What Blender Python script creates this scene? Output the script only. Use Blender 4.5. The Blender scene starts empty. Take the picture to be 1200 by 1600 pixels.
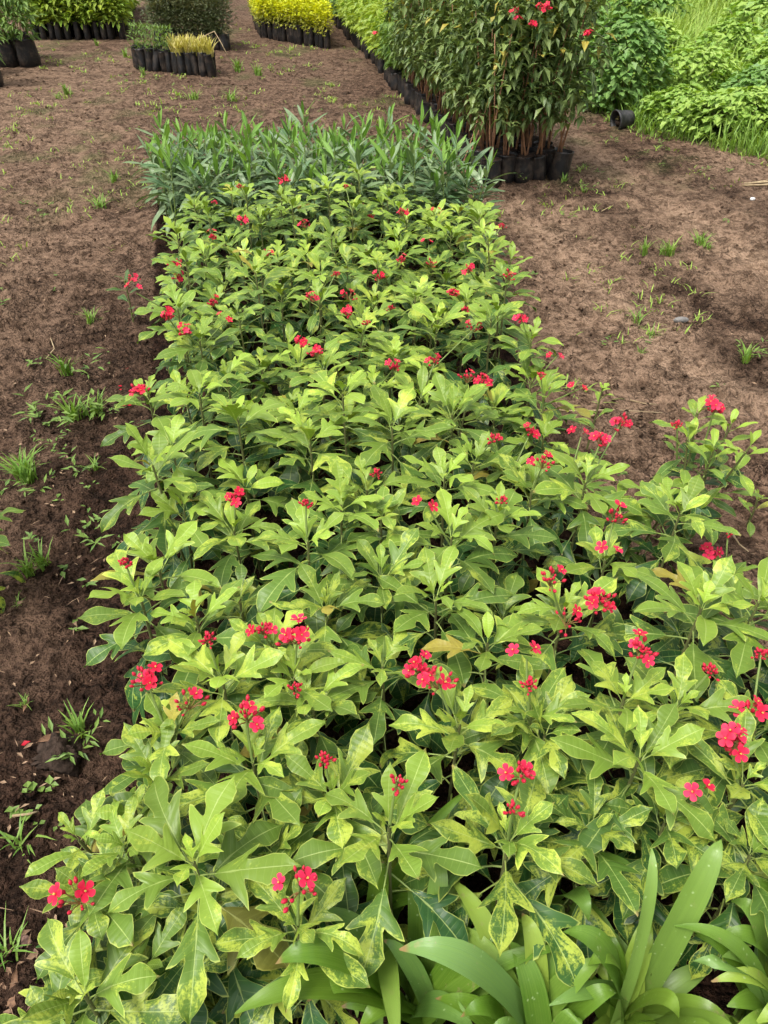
import bpy, math, random
import numpy as np
from mathutils import Matrix, Vector, Quaternion

rad = math.radians
RNG = np.random.default_rng(7)
random.seed(7)
scene = bpy.context.scene
col = scene.collection

# ------------------------------------------------------------------ camera
CAM_H, PITCH, VFOV = 1.6, rad(38.5), rad(69.0)
cam_data = bpy.data.cameras.new('camera')
cam_data.sensor_fit = 'VERTICAL'
cam_data.angle = VFOV
cam_data.clip_start = 0.02
cam_data.clip_end = 2000
cam = bpy.data.objects.new('camera', cam_data)
cam.location = (0, 0, CAM_H)
cam.rotation_euler = (math.pi / 2 - PITCH, 0, 0)
col.objects.link(cam)
scene.camera = cam

# ------------------------------------------------------------------ light: bright overcast noon
SUN_EL, SUN_AZ = rad(64), rad(-128)          # azimuth from +Y towards +X
world = bpy.data.worlds.new('World')
scene.world = world
world.use_nodes = True
wn, wl = world.node_tree.nodes, world.node_tree.links
sky = wn.new('ShaderNodeTexSky')
sky.sky_type = 'NISHITA'
sky.sun_disc = False
sky.sun_elevation = SUN_EL
sky.sun_rotation = SUN_AZ
sky.dust_density = 4.0
sky.ozone_density = 0.6
grey = wn.new('ShaderNodeHueSaturation')      # an even cloud cover takes the blue out of the whole sky
grey.inputs['Saturation'].default_value = 0.12
wl.new(sky.outputs[0], grey.inputs['Color'])
wl.new(grey.outputs[0], wn['Background'].inputs['Color'])
wn['Background'].inputs['Strength'].default_value = 0.13
sun_data = bpy.data.lights.new('sun', 'SUN')
sun_data.energy = 1.5
sun_data.angle = rad(14)
sun_data.color = (1.0, 0.95, 0.86)
sun = bpy.data.objects.new('sun', sun_data)
sd = Vector((math.sin(SUN_AZ) * math.cos(SUN_EL), math.cos(SUN_AZ) * math.cos(SUN_EL), math.sin(SUN_EL)))
sun.rotation_euler = sd.to_track_quat('Z', 'Y').to_euler()
col.objects.link(sun)
vs = scene.view_settings
vs.view_transform = 'Standard'
vs.look = 'None'
vs.exposure = 1.0
vs.gamma = 1.0
scene.cycles.max_bounces = 3
scene.cycles.adaptive_threshold = 0.03
scene.cycles.diffuse_bounces = 2
scene.cycles.glossy_bounces = 2
scene.cycles.transmission_bounces = 3

# ------------------------------------------------------------------ where a point of the place lies (survey from the camera)
FPX = 800 / math.tan(VFOV / 2)
def at(px, py, z=0.0):
    """the point at height z seen at pixel (px, py) of the 1200 x 1600 photograph"""
    cx, cy = (px - 600) / FPX, (800 - py) / FPX
    dy = math.cos(PITCH) + cy * math.sin(PITCH)
    dz = -math.sin(PITCH) + cy * math.cos(PITCH)
    t = (CAM_H - z) / -dz
    return Vector((cx * t, dy * t, z))
def at_depth(px, py, y):
    """the point at distance y in front of the camera seen at that pixel"""
    cx, cy = (px - 600) / FPX, (800 - py) / FPX
    dy = math.cos(PITCH) + cy * math.sin(PITCH)
    dz = -math.sin(PITCH) + cy * math.cos(PITCH)
    t = y / dy
    return Vector((cx * t, y, CAM_H + dz * t))
def proj(p):
    x, y, z = p[0], p[1], p[2] - CAM_H
    f = y * math.cos(PITCH) - z * math.sin(PITCH)
    u = y * math.sin(PITCH) + z * math.cos(PITCH)
    return 600 + FPX * x / f, 800 - FPX * u / f

# ------------------------------------------------------------------ numpy noise
def _hash(ix, iy, s):
    h = (ix.astype(np.int64) * 374761393 + iy.astype(np.int64) * 668265263 + s * 974711) & 0x7fffffff
    h = ((h ^ (h >> 13)) * 1274126177) & 0x7fffffff
    return ((h ^ (h >> 16)) & 0xffff) / 65535.0
def vnoise(x, y, s=0):
    ix, iy = np.floor(x), np.floor(y)
    fx, fy = x - ix, y - iy
    fx, fy = fx * fx * (3 - 2 * fx), fy * fy * (3 - 2 * fy)
    a, b = _hash(ix, iy, s), _hash(ix + 1, iy, s)
    c, d = _hash(ix, iy + 1, s), _hash(ix + 1, iy + 1, s)
    return (a + (b - a) * fx) * (1 - fy) + (c + (d - c) * fx) * fy
def fbm(x, y, s=0, o=4):
    r, a, t = 0, 1.0, 0
    for k in range(o):
        r = r + a * vnoise(x * 2 ** k, y * 2 ** k, s + k * 17)
        t += a
        a *= 0.55
    return r / t

# ------------------------------------------------------------------ mesh helpers
def new_mesh(name, verts, faces, mat, uv=None, smooth=True):
    me = bpy.data.meshes.new(name)
    me.from_pydata(np.asarray(verts, dtype=float).reshape(-1, 3).tolist() if not isinstance(verts, np.ndarray) else verts, [], faces)
    if uv is not None:
        uvl = me.uv_layers.new(name='UVMap')
        li = np.empty(len(me.loops), dtype=np.int32)
        me.loops.foreach_get('vertex_index', li)
        uvl.data.foreach_set('uv', np.asarray(uv, dtype=np.float32)[li].ravel())
    if smooth:
        me.polygons.foreach_set('use_smooth', np.ones(len(me.polygons), dtype=bool))
    for m in (mat if isinstance(mat, (list, tuple)) else [mat]):
        me.materials.append(m)
    me.update()
    return me
def obj(name, me, parent=None, loc=(0, 0, 0), quat=None, scale=1.0, color=None):
    o = bpy.data.objects.new(name, me)
    if parent is not None:
        o.parent = parent
    o.location = loc
    if quat is not None:
        o.rotation_mode = 'QUATERNION'
        o.rotation_quaternion = quat
    o.scale = (scale, scale, scale) if not hasattr(scale, '__len__') else scale
    if color is not None:
        o.color = color
    col.objects.link(o)
    return o
def tag(o, label, cat, group=None):
    o['label'] = label
    o['category'] = cat
    if group:
        o['group'] = group
    return o
def thing(name, label, cat, loc=(0, 0, 0), rz=0.0, group=None):
    o = bpy.data.objects.new(name, None)
    o.empty_display_size = 0.05
    o.location = loc
    o.rotation_euler = (0, 0, rz)
    col.objects.link(o)
    return tag(o, label, cat, group)
def struct(name, me, kind='structure'):
    o = obj(name, me)
    o['kind'] = kind
    return o
class MB:
    def __init__(self):
        self.v, self.f, self.uv = [], [], []
    def add(self, v, f, uv=None):
        n = len(self.v)
        v = [tuple(map(float, p)) for p in v]
        self.v += v
        self.f += [tuple(i + n for i in q) for q in f]
        self.uv += list(uv) if uv is not None else [(0.5, 0.5)] * len(v)
    def tube(self, pts, rs, n=6, cap=True, uv=(0.5, 0.0)):
        pts = [Vector(p) for p in pts]
        v, f = [], []
        ref = None
        for i, p in enumerate(pts):
            t = (pts[min(i + 1, len(pts) - 1)] - pts[max(i - 1, 0)]).normalized()
            if ref is None:
                ref = t.orthogonal().normalized()
            a = (ref - t * ref.dot(t)).normalized()
            ref = a
            b = t.cross(a)
            for k in range(n):
                w = 2 * math.pi * k / n
                v.append(p + (a * math.cos(w) + b * math.sin(w)) * rs[i])
        for i in range(len(pts) - 1):
            for k in range(n):
                f.append((i * n + k, i * n + (k + 1) % n, (i + 1) * n + (k + 1) % n, (i + 1) * n + k))
        if cap:
            f.append(tuple(range(n - 1, -1, -1)))
            f.append(tuple((len(pts) - 1) * n + k for k in range(n)))
        self.add(v, f, [uv] * len(v))
    def build(self, name, mat, smooth=True):
        return new_mesh(name, np.array(self.v), self.f, mat, self.uv, smooth)
def leaf_soup(P, D, N, L, Wd, fold=0.15, curl=0.2, wide=0.45):
    """many small folded leaves (6 verts, 4 faces each) as arrays. P base, D direction, N up."""
    n = len(P)
    D = D / np.linalg.norm(D, axis=1, keepdims=True)
    S = np.cross(D, N)
    S /= np.linalg.norm(S, axis=1, keepdims=True) + 1e-9
    U = np.cross(S, D)
    L, Wd = L[:, None], Wd[:, None]
    b = P
    m = P + D * L * wide - U * Wd * fold
    l = P + D * L * wide * 0.92 - S * Wd * 0.5 + U * Wd * fold * 0.6
    r = P + D * L * wide * 0.92 + S * Wd * 0.5 + U * Wd * fold * 0.6
    t = P + D * L - U * L * curl
    V = np.stack([b, l, m, r, t], axis=1).reshape(-1, 3)
    base = np.array([[0, 2, 1], [0, 3, 2], [1, 2, 4], [2, 3, 4]])
    F = (np.arange(n)[:, None, None] * 5 + base[None]).reshape(-1, 3)
    uv = np.tile(np.array([[0.5, 0], [0, 0.5], [0.5, 0.5], [1, 0.5], [0.5, 1]]), (n, 1))
    return V, F, uv
def blade_soup(P, H, Wd, lean, az):
    """grass blades: three segments each, bending over towards az"""
    n = len(P)
    dirh = np.stack([np.cos(az), np.sin(az), np.zeros(n)], 1)
    side = np.stack([-np.sin(az), np.cos(az), np.zeros(n)], 1)
    up = np.array([0, 0, 1.0])
    out, uvs = [], []
    for k, (s, w) in enumerate([(0, 0.8), (0.4, 1.0), (0.75, 0.65)]):
        c = P + up * (H * (s - 0.35 * lean * s * s))[:, None] + dirh * (H * lean * s * s)[:, None]
        out += [c - side * (Wd * w / 2)[:, None], c + side * (Wd * w / 2)[:, None]]
        uvs += [(0, s), (1, s)]
    out.append(P + up * (H * (1 - 0.35 * lean))[:, None] + dirh * (H * lean)[:, None])
    uvs.append((0.5, 1))
    V = np.stack(out, 1).reshape(-1, 3)
    base = [(0, 1, 3, 2), (2, 3, 5, 4), (4, 5, 6)]
    F4 = (np.arange(n)[:, None, None] * 7 + np.array(base[:2])[None]).reshape(-1, 4)
    F3 = (np.arange(n)[:, None] * 7 + np.array(base[2])[None])
    return V, F4.tolist() + F3.tolist(), np.tile(np.array(uvs), (n, 1))
def rot_leaf(az, el, roll=0.0):
    """a leaf lies along +Y with its face up: turn it to azimuth az, elevation el"""
    return (Quaternion((0, 0, 1), az) @ Quaternion((1, 0, 0), el) @ Quaternion((0, 1, 0), roll))
def quat_z_to(v):
    return Vector(v).to_track_quat('Z', 'Y')
ORD = ['first', 'second', 'third', 'fourth', 'fifth', 'sixth', 'seventh', 'eighth', 'ninth', 'tenth', 'eleventh', 'twelfth', 'thirteenth',
       'fourteenth', 'fifteenth', 'sixteenth', 'seventeenth', 'eighteenth', 'nineteenth', 'twentieth', 'twenty-first', 'twenty-second',
       'twenty-third', 'twenty-fourth', 'twenty-fifth', 'twenty-sixth', 'twenty-seventh', 'twenty-eighth', 'twenty-ninth', 'thirtieth']

# ------------------------------------------------------------------ material helpers
class NT:
    def __init__(self, name):
        self.m = bpy.data.materials.new(name)
        self.m.use_nodes = True
        self.n, self.l = self.m.node_tree.nodes, self.m.node_tree.links
        self.p = self.n['Principled BSDF']
        self.out = self.n['Material Output']
    def new(self, t, **kw):
        x = self.n.new(t)
        for k, v in kw.items():
            setattr(x, k, v)
        return x
    def put(self, sock, v):
        if isinstance(v, bpy.types.NodeSocket):
            self.l.new(v, sock)
        elif v is not None:
            sock.default_value = v
    def math(self, op, a, b=None, c=None, clamp=False):
        x = self.new('ShaderNodeMath', operation=op, use_clamp=clamp)
        for i, v in enumerate((a, b, c)):
            if v is not None:
                self.put(x.inputs[i], v)
        return x.outputs[0]
    def mix(self, f, a, b, mode='MIX'):
        x = self.new('ShaderNodeMix', data_type='RGBA', blend_type=mode)
        self.put(x.inputs[0], f)
        for s, v in ((x.inputs[6], a), (x.inputs[7], b)):
            if isinstance(v, tuple) and len(v) == 3:
                v = (*v, 1)
            self.put(s, v)
        return x.outputs[2]
    def ramp(self, f, lo, hi):
        x = self.new('ShaderNodeMapRange', interpolation_type='SMOOTHSTEP')
        self.put(x.inputs[0], f)
        x.inputs[1].default_value, x.inputs[2].default_value = lo, hi
        return x.outputs[0]
    def noise(self, vec, scale, detail=3, rough=0.55, w=None, out=0):
        x = self.new('ShaderNodeTexNoise', noise_dimensions='4D' if w is not None else '3D')
        if vec is not None:
            self.l.new(vec, x.inputs['Vector'])
        x.inputs['Scale'].default_value = scale
        x.inputs['Detail'].default_value = detail
        x.inputs['Roughness'].default_value = rough
        if w is not None:
            self.put(x.inputs['W'], w)
        return x.outputs[out]
    def bump(self, h, strength, dist):
        x = self.new('ShaderNodeBump')
        x.inputs['Strength'].default_value = strength
        x.inputs['Distance'].default_value = dist
        self.l.new(h, x.inputs['Height'])
        self.l.new(x.outputs[0], self.p.inputs['Normal'])
        return x.outputs[0]
    def leaf_out(self, color, trans=0.25, tint=(1.2, 1.15, 0.45), normal=None):
        t = self.new('ShaderNodeBsdfTranslucent')
        self.put(t.inputs['Color'], self.mix(1.0, color, tint, 'MULTIPLY'))
        if normal is not None:
            self.l.new(normal, t.inputs['Normal'])
        m = self.new('ShaderNodeMixShader')
        m.inputs[0].default_value = trans
        self.l.new(self.p.outputs[0], m.inputs[1])
        self.l.new(t.outputs[0], m.inputs[2])
        self.l.new(m.outputs[0], self.out.inputs['Surface'])
        self.put(self.p.inputs['Base Color'], color)

def mat_variegated():
    """three-lobed shrub leaf: object colour r = youth, g = how variegated, b = hue drift"""
    t = NT('variegated_leaf')
    uv = t.new('ShaderNodeUVMap')
    sx = t.new('ShaderNodeSeparateXYZ')
    t.l.new(uv.outputs[0], sx.inputs[0])
    v = t.math('ABSOLUTE', t.math('MULTIPLY_ADD', sx.outputs[0], 2.0, -1.0))
    u = sx.outputs[1]
    info = t.new('ShaderNodeObjectInfo')
    cs = t.new('ShaderNodeSeparateColor')
    t.l.new(info.outputs['Color'], cs.inputs[0])
    young, var, hue = cs.outputs[0], cs.outputs[1], cs.outputs[2]
    co = t.new('ShaderNodeTexCoord').outputs['Object']
    rnd = t.math('MULTIPLY', info.outputs['Random'], 40.0)
    base = t.mix(young, (0.022, 0.078, 0.015), (0.285, 0.415, 0.048))
    base = t.mix(t.math('MULTIPLY', hue, 0.55), base, (0.045, 0.120, 0.038))
    cv = t.new('ShaderNodeCombineXYZ')
    t.put(cv.inputs[0], t.math('MULTIPLY', sx.outputs[0], 6.0))
    t.put(cv.inputs[1], t.math('ADD', t.math('MULTIPLY', u, 11.0), t.math('MULTIPLY', v, -1.2)))
    t.put(cv.inputs[2], rnd)
    blot = t.noise(cv.outputs[0], 1.0, 4, 0.66)
    cw = t.new('ShaderNodeCombineXYZ')
    t.put(cw.inputs[0], t.math('MULTIPLY', sx.outputs[0], 1.5))
    t.put(cw.inputs[1], t.math('MULTIPLY', u, 2.6))
    t.put(cw.inputs[2], t.math('ADD', rnd, 7.0))
    big = t.noise(cw.outputs[0], 1.0, 0, 0.5)
    fine = t.noise(co, 42.0, 1, 0.6)
    # yellow mottling that runs between the side veins
    s = t.math('ADD', t.math('MULTIPLY', blot, 0.6), t.math('ADD', t.math('MULTIPLY', big, 0.5), t.math('MULTIPLY', fine, 0.18)))
    th = t.math('SUBTRACT', 0.85, t.math('MULTIPLY', var, 0.26))
    mottle = t.ramp(t.math('SUBTRACT', s, th), -0.03, 0.13)
    yellow = t.mix(fine, (0.34, 0.46, 0.05), (0.56, 0.60, 0.09))
    c = t.mix(t.math('MULTIPLY', mottle, 0.72), base, yellow)
    tri = t.math('PINGPONG', t.math('ADD', t.math('MULTIPLY', u, 11.0), t.math('MULTIPLY', v, 0.35)), 0.5)
    vein = t.math('SUBTRACT', 1.0, t.ramp(tri, 0.0, 0.09))
    vein = t.math('MULTIPLY', vein, t.math('SUBTRACT', 1.0, t.ramp(v, 0.55, 0.95)))
    c = t.mix(t.math('MULTIPLY', vein, 0.16), c, (0.34, 0.46, 0.13))
    mid = t.math('SUBTRACT', 1.0, t.ramp(v, 0.015, 0.06))
    c = t.mix(t.math('MULTIPLY', mid, 0.6), c, (0.42, 0.52, 0.16))
    edge = t.ramp(v, 0.90, 0.99)
    c = t.mix(t.math('MULTIPLY', edge, 0.6), c, (0.52, 0.58, 0.13))
    old = t.ramp(t.math('FRACT', t.math('MULTIPLY', info.outputs['Random'], 7.31)), 0.984, 0.988)
    c = t.mix(t.math('MULTIPLY', old, 0.75), c, t.mix(blot, (0.50, 0.40, 0.05), (0.22, 0.14, 0.05)))
    # a few tips have gone brown
    tip = t.math('MULTIPLY', t.ramp(u, 0.93, 0.99), t.ramp(info.outputs['Random'], 0.72, 0.8))
    c = t.mix(t.math('MULTIPLY', tip, 0.6), c, (0.28, 0.16, 0.08))
    hs = t.new('ShaderNodeHueSaturation')
    t.put(hs.inputs['Value'], t.math('MULTIPLY_ADD', info.outputs['Random'], 0.4, 0.8))
    t.l.new(c, hs.inputs['Color'])
    c = hs.outputs[0]
    h = t.math('SUBTRACT', t.math('MULTIPLY', t.math('ADD', tri, 0.0), 1.0), t.math('MULTIPLY', mid, 0.4))
    nb = t.bump(h, 0.3, 0.0025)
    t.p.inputs['Roughness'].default_value = 0.40
    t.p.inputs['Specular IOR Level'].default_value = 0.30
    t.leaf_out(c, 0.17, (1.15, 1.15, 0.35), nb)
    return t.m
def mat_leaf(name, a, b, rough=0.45, trans=0.22, island=True, spec=0.4, mid=0.35, yellow=None, tint=(1.2, 1.2, 0.4)):
    """plain leaf: colour drifts between a and b from leaf to leaf, paler midrib"""
    t = NT(name)
    r = t.new('ShaderNodeNewGeometry').outputs['Random Per Island'] if island else t.new('ShaderNodeObjectInfo').outputs['Random']
    r2 = t.new('ShaderNodeObjectInfo').outputs['Random']
    f = t.math('ADD', t.math('MULTIPLY', r, 0.75), t.math('MULTIPLY', r2, 0.25))
    c = t.mix(f, a, b)
    if yellow:
        c = t.mix(t.ramp(r, 0.965, 0.975), c, yellow)
    uv = t.new('ShaderNodeUVMap')
    sx = t.new('ShaderNodeSeparateXYZ')
    t.l.new(uv.outputs[0], sx.inputs[0])
    v = t.math('ABSOLUTE', t.math('MULTIPLY_ADD', sx.outputs[0], 2.0, -1.0))
    m = t.math('SUBTRACT', 1.0, t.ramp(v, 0.03, 0.14))
    pale = tuple(min(1, x * 1.5 + 0.06) for x in b)
    c = t.mix(t.math('MULTIPLY', m, mid), c, pale)
    n = t.noise(t.new('ShaderNodeTexCoord').outputs['Object'], 60, 2)
    c = t.mix(t.math('MULTIPLY', n, 0.35), c, tuple(x * 0.6 for x in a))
    t.p.inputs['Roughness'].default_value = rough
    t.p.inputs['Specular IOR Level'].default_value = spec
    t.leaf_out(c, trans, tint)
    return t.m
def mat_strap():
    t = NT('strap_leaf')
    uv = t.new('ShaderNodeUVMap')
    mp = t.new('ShaderNodeMapping')
    mp.inputs['Scale'].default_value = (38, 0.8, 1)
    t.l.new(uv.outputs[0], mp.inputs[0])
    info = t.new('ShaderNodeObjectInfo')
    rnd = t.math('MULTIPLY', info.outputs['Random'], 30.0)
    lines = t.noise(mp.outputs[0], 1.0, 2, 0.5, rnd)
    co = t.new('ShaderNodeTexCoord').outputs['Object']
    drift = t.noise(co, 7.0, 2, 0.5, rnd)
    sx = t.new('ShaderNodeSeparateXYZ')
    t.l.new(uv.outputs[0], sx.inputs[0])
    cs = t.new('ShaderNodeSeparateColor')
    t.l.new(info.outputs['Color'], cs.inputs[0])
    c = t.mix(drift, (0.045, 0.130, 0.009), (0.165, 0.285, 0.026))
    c = t.mix(cs.outputs[0], c, (0.34, 0.45, 0.07))
    c = t.mix(t.math('MULTIPLY', cs.outputs[1], 0.6), c, (0.20, 0.35, 0.13))
    c = t.mix(t.math('MULTIPLY', t.ramp(lines, 0.42, 0.66), 0.28), c, (0.22, 0.35, 0.06))
    sp = t.new('ShaderNodeTexVoronoi')
    t.l.new(co, sp.inputs['Vector'])
    sp.inputs['Scale'].default_value = 75
    dots = t.math('MULTIPLY', t.math('SUBTRACT', 1.0, t.ramp(sp.outputs['Distance'], 0.10, 0.2)), t.ramp(t.noise(co, 18, 2, 0.5, rnd), 0.52, 0.62))
    c = t.mix(t.math('MULTIPLY', dots, 0.55), c, (0.45, 0.58, 0.30))
    scuff = t.math('MULTIPLY', t.ramp(t.noise(co, 55, 3, 0.7), 0.60, 0.68), t.ramp(drift, 0.5, 0.62))
    c = t.mix(t.math('MULTIPLY', scuff, 0.5), c, (0.30, 0.27, 0.12))
    brown = t.math('MULTIPLY', t.ramp(sx.outputs[1], 0.945, 0.98), t.ramp(info.outputs['Random'], 0.6, 0.65))
    c = t.mix(brown, c, (0.30, 0.20, 0.08))
    t.p.inputs['Roughness'].default_value = 0.34
    t.p.inputs['Specular IOR Level'].default_value = 0.42
    nb = t.bump(lines, 0.3, 0.0015)
    t.leaf_out(c, 0.2, (1.1, 1.25, 0.4), nb)
    return t.m
def mat_petal():
    t = NT('red_petal')
    r = t.new('ShaderNodeObjectInfo').outputs['Random']
    c = t.mix(r, (0.74, 0.010, 0.048), (0.84, 0.035, 0.115))
    uv = t.new('ShaderNodeUVMap')
    sx = t.new('ShaderNodeSeparateXYZ')
    t.l.new(uv.outputs[0], sx.inputs[0])
    c = t.mix(t.math('SUBTRACT', 1.0, t.ramp(sx.outputs[1], 0.05, 0.3)), c, (0.50, 0.01, 0.03))
    c = t.mix(t.math('MULTIPLY', t.ramp(sx.outputs[1], 0.55, 1.0), 0.2), c, (0.90, 0.14, 0.22))
    t.p.inputs['Roughness'].default_value = 0.5
    t.p.inputs['Specular IOR Level'].default_value = 0.25
    t.leaf_out(c, 0.3, (1, 0.5, 0.6))
    return t.m
def mat_simple(name, a, b=None, rough=0.6, scale=20, spec=0.3, bump=0.0, dist=0.003):
    t = NT(name)
    co = t.new('ShaderNodeTexCoord').outputs['Object']
    n = t.noise(co, scale, 4)
    c = t.mix(t.ramp(n, 0.3, 0.7), a, b or tuple(x * 0.7 for x in a))
    t.put(t.p.inputs['Base Color'], c)
    t.p.inputs['Roughness'].default_value = rough
    t.p.inputs['Specular IOR Level'].default_value = spec
    if bump:
        t.bump(n, bump, dist)
    return t.m
def mat_bag():
    t = NT('black_poly_bag')
    co = t.new('ShaderNodeTexCoord').outputs['Object']
    rnd = t.math('MULTIPLY', t.new('ShaderNodeObjectInfo').outputs['Random'], 20.0)
    mp = t.new('ShaderNodeMapping')
    mp.inputs['Scale'].default_value = (1, 1, 0.5)
    t.l.new(co, mp.inputs[0])
    wr = t.noise(mp.outputs[0], 38, 4, 0.6, rnd)
    dust = t.ramp(t.noise(co, 14, 3, 0.6, rnd), 0.42, 0.7)
    c = t.mix(t.math('MULTIPLY', dust, 0.55), (0.012, 0.012, 0.013), (0.105, 0.076, 0.056))
    t.put(t.p.inputs['Base Color'], c)
    t.p.inputs['Roughness'].default_value = 0.38
    t.p.inputs['Specular IOR Level'].default_value = 0.35
    t.bump(wr, 0.7, 0.012)
    return t.m
def mat_soil():
    """bare trodden earth; vertex colour: r = how dry and trodden, g = how damp, plus painted shade in the bed, b = green film of seedlings"""
    t = NT('soil')
    co = t.new('ShaderNodeTexCoord').outputs['Object']
    at_ = t.new('ShaderNodeVertexColor', layer_name='soil')
    cs = t.new('ShaderNodeSeparateColor')
    t.l.new(at_.outputs[0], cs.inputs[0])
    n1 = t.noise(co, 2.4, 3, 0.6)
    n2 = t.noise(co, 19, 3, 0.72)
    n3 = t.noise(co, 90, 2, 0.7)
    n4 = t.noise(co, 380, 1, 0.6)
    n5 = t.noise(co, 5.5, 4, 0.72)
    warp = t.new('ShaderNodeVectorMath', operation='ADD')
    wsc = t.new('ShaderNodeVectorMath', operation='SCALE')
    t.l.new(t.noise(co, 40, 1, out=1), wsc.inputs[0])
    wsc.inputs['Scale'].default_value = 0.03
    t.l.new(co, warp.inputs[0])
    t.l.new(wsc.outputs[0], warp.inputs[1])
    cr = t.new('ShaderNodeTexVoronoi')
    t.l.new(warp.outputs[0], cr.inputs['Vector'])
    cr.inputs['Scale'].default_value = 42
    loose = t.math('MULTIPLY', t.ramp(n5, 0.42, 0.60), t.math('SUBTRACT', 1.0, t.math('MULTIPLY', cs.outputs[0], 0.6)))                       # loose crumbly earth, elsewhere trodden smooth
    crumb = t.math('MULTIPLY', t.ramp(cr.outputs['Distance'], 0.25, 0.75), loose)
    base = t.mix(t.ramp(n2, 0.34, 0.64), (0.066, 0.038, 0.025), (0.240, 0.148, 0.100))
    dry = t.mix(t.ramp(n2, 0.34, 0.60), (0.205, 0.130, 0.084), (0.480, 0.328, 0.222))
    c = t.mix(t.math('MULTIPLY', cs.outputs[0], t.ramp(n1, 0.12, 0.5)), base, dry)
    c = t.mix(t.math('MULTIPLY', t.ramp(n5, 0.52, 0.64), 0.5), c, t.mix(n3, (0.034, 0.020, 0.013), (0.140, 0.085, 0.055)))
    c = t.mix(t.math('MULTIPLY', t.ramp(n3, 0.48, 0.66), 0.55), c, t.mix(0.4, c, (0.33, 0.21, 0.13)))
    c = t.mix(t.math('MULTIPLY', t.ramp(n4, 0.64, 0.74), 0.45), c, t.mix(0.5, c, (0.36, 0.25, 0.16)))
    c = t.mix(t.math('MULTIPLY', t.math('SUBTRACT', 1.0, t.ramp(n3, 0.34, 0.46)), 0.75), c, t.mix(0.65, c, (0.015, 0.009, 0.006)))  # pits: occlusion shade painted dark into the soil colour
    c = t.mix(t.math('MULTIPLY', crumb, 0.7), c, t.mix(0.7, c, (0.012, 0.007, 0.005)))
    wet = t.mix(t.ramp(n2, 0.36, 0.66), (0.012, 0.0062, 0.0040), (0.056, 0.029, 0.019))  # damp earth, also the tone for painted shade in the bed
    c = t.mix(cs.outputs[1], c, wet)
    c = t.mix(t.math('MULTIPLY', t.math('SUBTRACT', 1.0, t.ramp(n3, 0.36, 0.48)), t.math('MULTIPLY', cs.outputs[1], 0.6)), c, (0.008, 0.0045, 0.003))  # the same pits in damp earth, their shade painted in
    c = t.mix(t.math('MULTIPLY', t.ramp(n4, 0.62, 0.74), t.math('MULTIPLY', cs.outputs[1], 0.35)), c, (0.13, 0.085, 0.06))
    vo = t.new('ShaderNodeTexVoronoi', feature='DISTANCE_TO_EDGE')
    wv = t.new('ShaderNodeVectorMath', operation='ADD')
    sc = t.new('ShaderNodeVectorMath', operation='SCALE')
    t.l.new(t.noise(co, 25, 3, out=1), sc.inputs[0])
    sc.inputs['Scale'].default_value = 0.05
    t.l.new(co, wv.inputs[0])
    t.l.new(sc.outputs[0], wv.inputs[1])
    t.l.new(wv.outputs[0], vo.inputs['Vector'])
    vo.inputs['Scale'].default_value = 15
    crack = t.math('MULTIPLY', t.math('SUBTRACT', 1.0, t.ramp(vo.outputs['Distance'], 0.0, 0.035)), t.ramp(t.noise(co, 2.1, 3), 0.5, 0.62))
    c = t.mix(t.math('MULTIPLY', crack, 0.75), c, (0.012, 0.008, 0.006))
    c = t.mix(cs.outputs[2], c, t.mix(n3, (0.05, 0.10, 0.025), (0.11, 0.17, 0.04)))
    t.put(t.p.inputs['Base Color'], c)
    t.p.inputs['Roughness'].default_value = 0.92
    t.p.inputs['Specular IOR Level'].default_value = 0.08
    h = t.math('ADD', t.math('MULTIPLY', n2, 1.0), t.math('MULTIPLY', n3, 0.7))
    h = t.math('SUBTRACT', h, t.math('MULTIPLY', crumb, 0.8))
    h = t.math('ADD', h, t.math('MULTIPLY', n4, 0.18))
    h = t.math('SUBTRACT', h, t.math('MULTIPLY', crack, 0.6))
    t.bump(h, 1.0, 0.035)
    return t.m

M = {}
M['var'] = mat_variegated()
M['strap'] = mat_strap()
M['petal'] = mat_petal()
M['bud'] = mat_simple('red_bud', (0.62, 0.015, 0.05), (0.30, 0.012, 0.03), 0.45, 60)
M['budstalk'] = mat_simple('reddish_flower_stalk', (0.26, 0.05, 0.035), (0.20, 0.22, 0.06), 0.5, 30)
M['stalk'] = mat_simple('green_stalk', (0.20, 0.29, 0.07), (0.13, 0.17, 0.05), 0.5, 25)
M['stem'] = mat_simple('brown_green_stem', (0.13, 0.10, 0.045), (0.15, 0.20, 0.06), 0.6, 30)
M['stamen'] = mat_simple('yellow_stamen', (0.75, 0.55, 0.12), None, 0.6)
M['bark'] = mat_simple('reddish_bark', (0.36, 0.185, 0.095), (0.19, 0.10, 0.06), 0.75, 40, bump=0.4)
M['bag'] = mat_bag()
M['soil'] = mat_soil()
M['potsoil'] = mat_simple('potting_soil', (0.055, 0.036, 0.026), (0.02, 0.013, 0.01), 0.95, 60, 0.1, 0.8, 0.01)
M['clod'] = mat_simple('earth_clod', (0.060, 0.040, 0.030), (0.022, 0.015, 0.011), 0.95, 45, 0.15, 0.9, 0.012)
M['oleander'] = mat_leaf('oleander_leaf', (0.080, 0.165, 0.066), (0.240, 0.325, 0.155), 0.40, 0.14, False, 0.42, 0.55)
M['oleander_young'] = mat_leaf('young_oleander_leaf', (0.13, 0.27, 0.045), (0.22, 0.38, 0.07), 0.5, 0.25, False, 0.25, 0.5)
M['talltop'] = mat_leaf('tall_shrub_leaf', (0.050, 0.105, 0.030), (0.260, 0.335, 0.100), 0.42, 0.18, True, 0.3, 0.4, (0.45, 0.36, 0.06))
M['lime'] = mat_leaf('lime_seedling_leaf', (0.19, 0.33, 0.035), (0.44, 0.52, 0.07), 0.5, 0.3)
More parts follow.
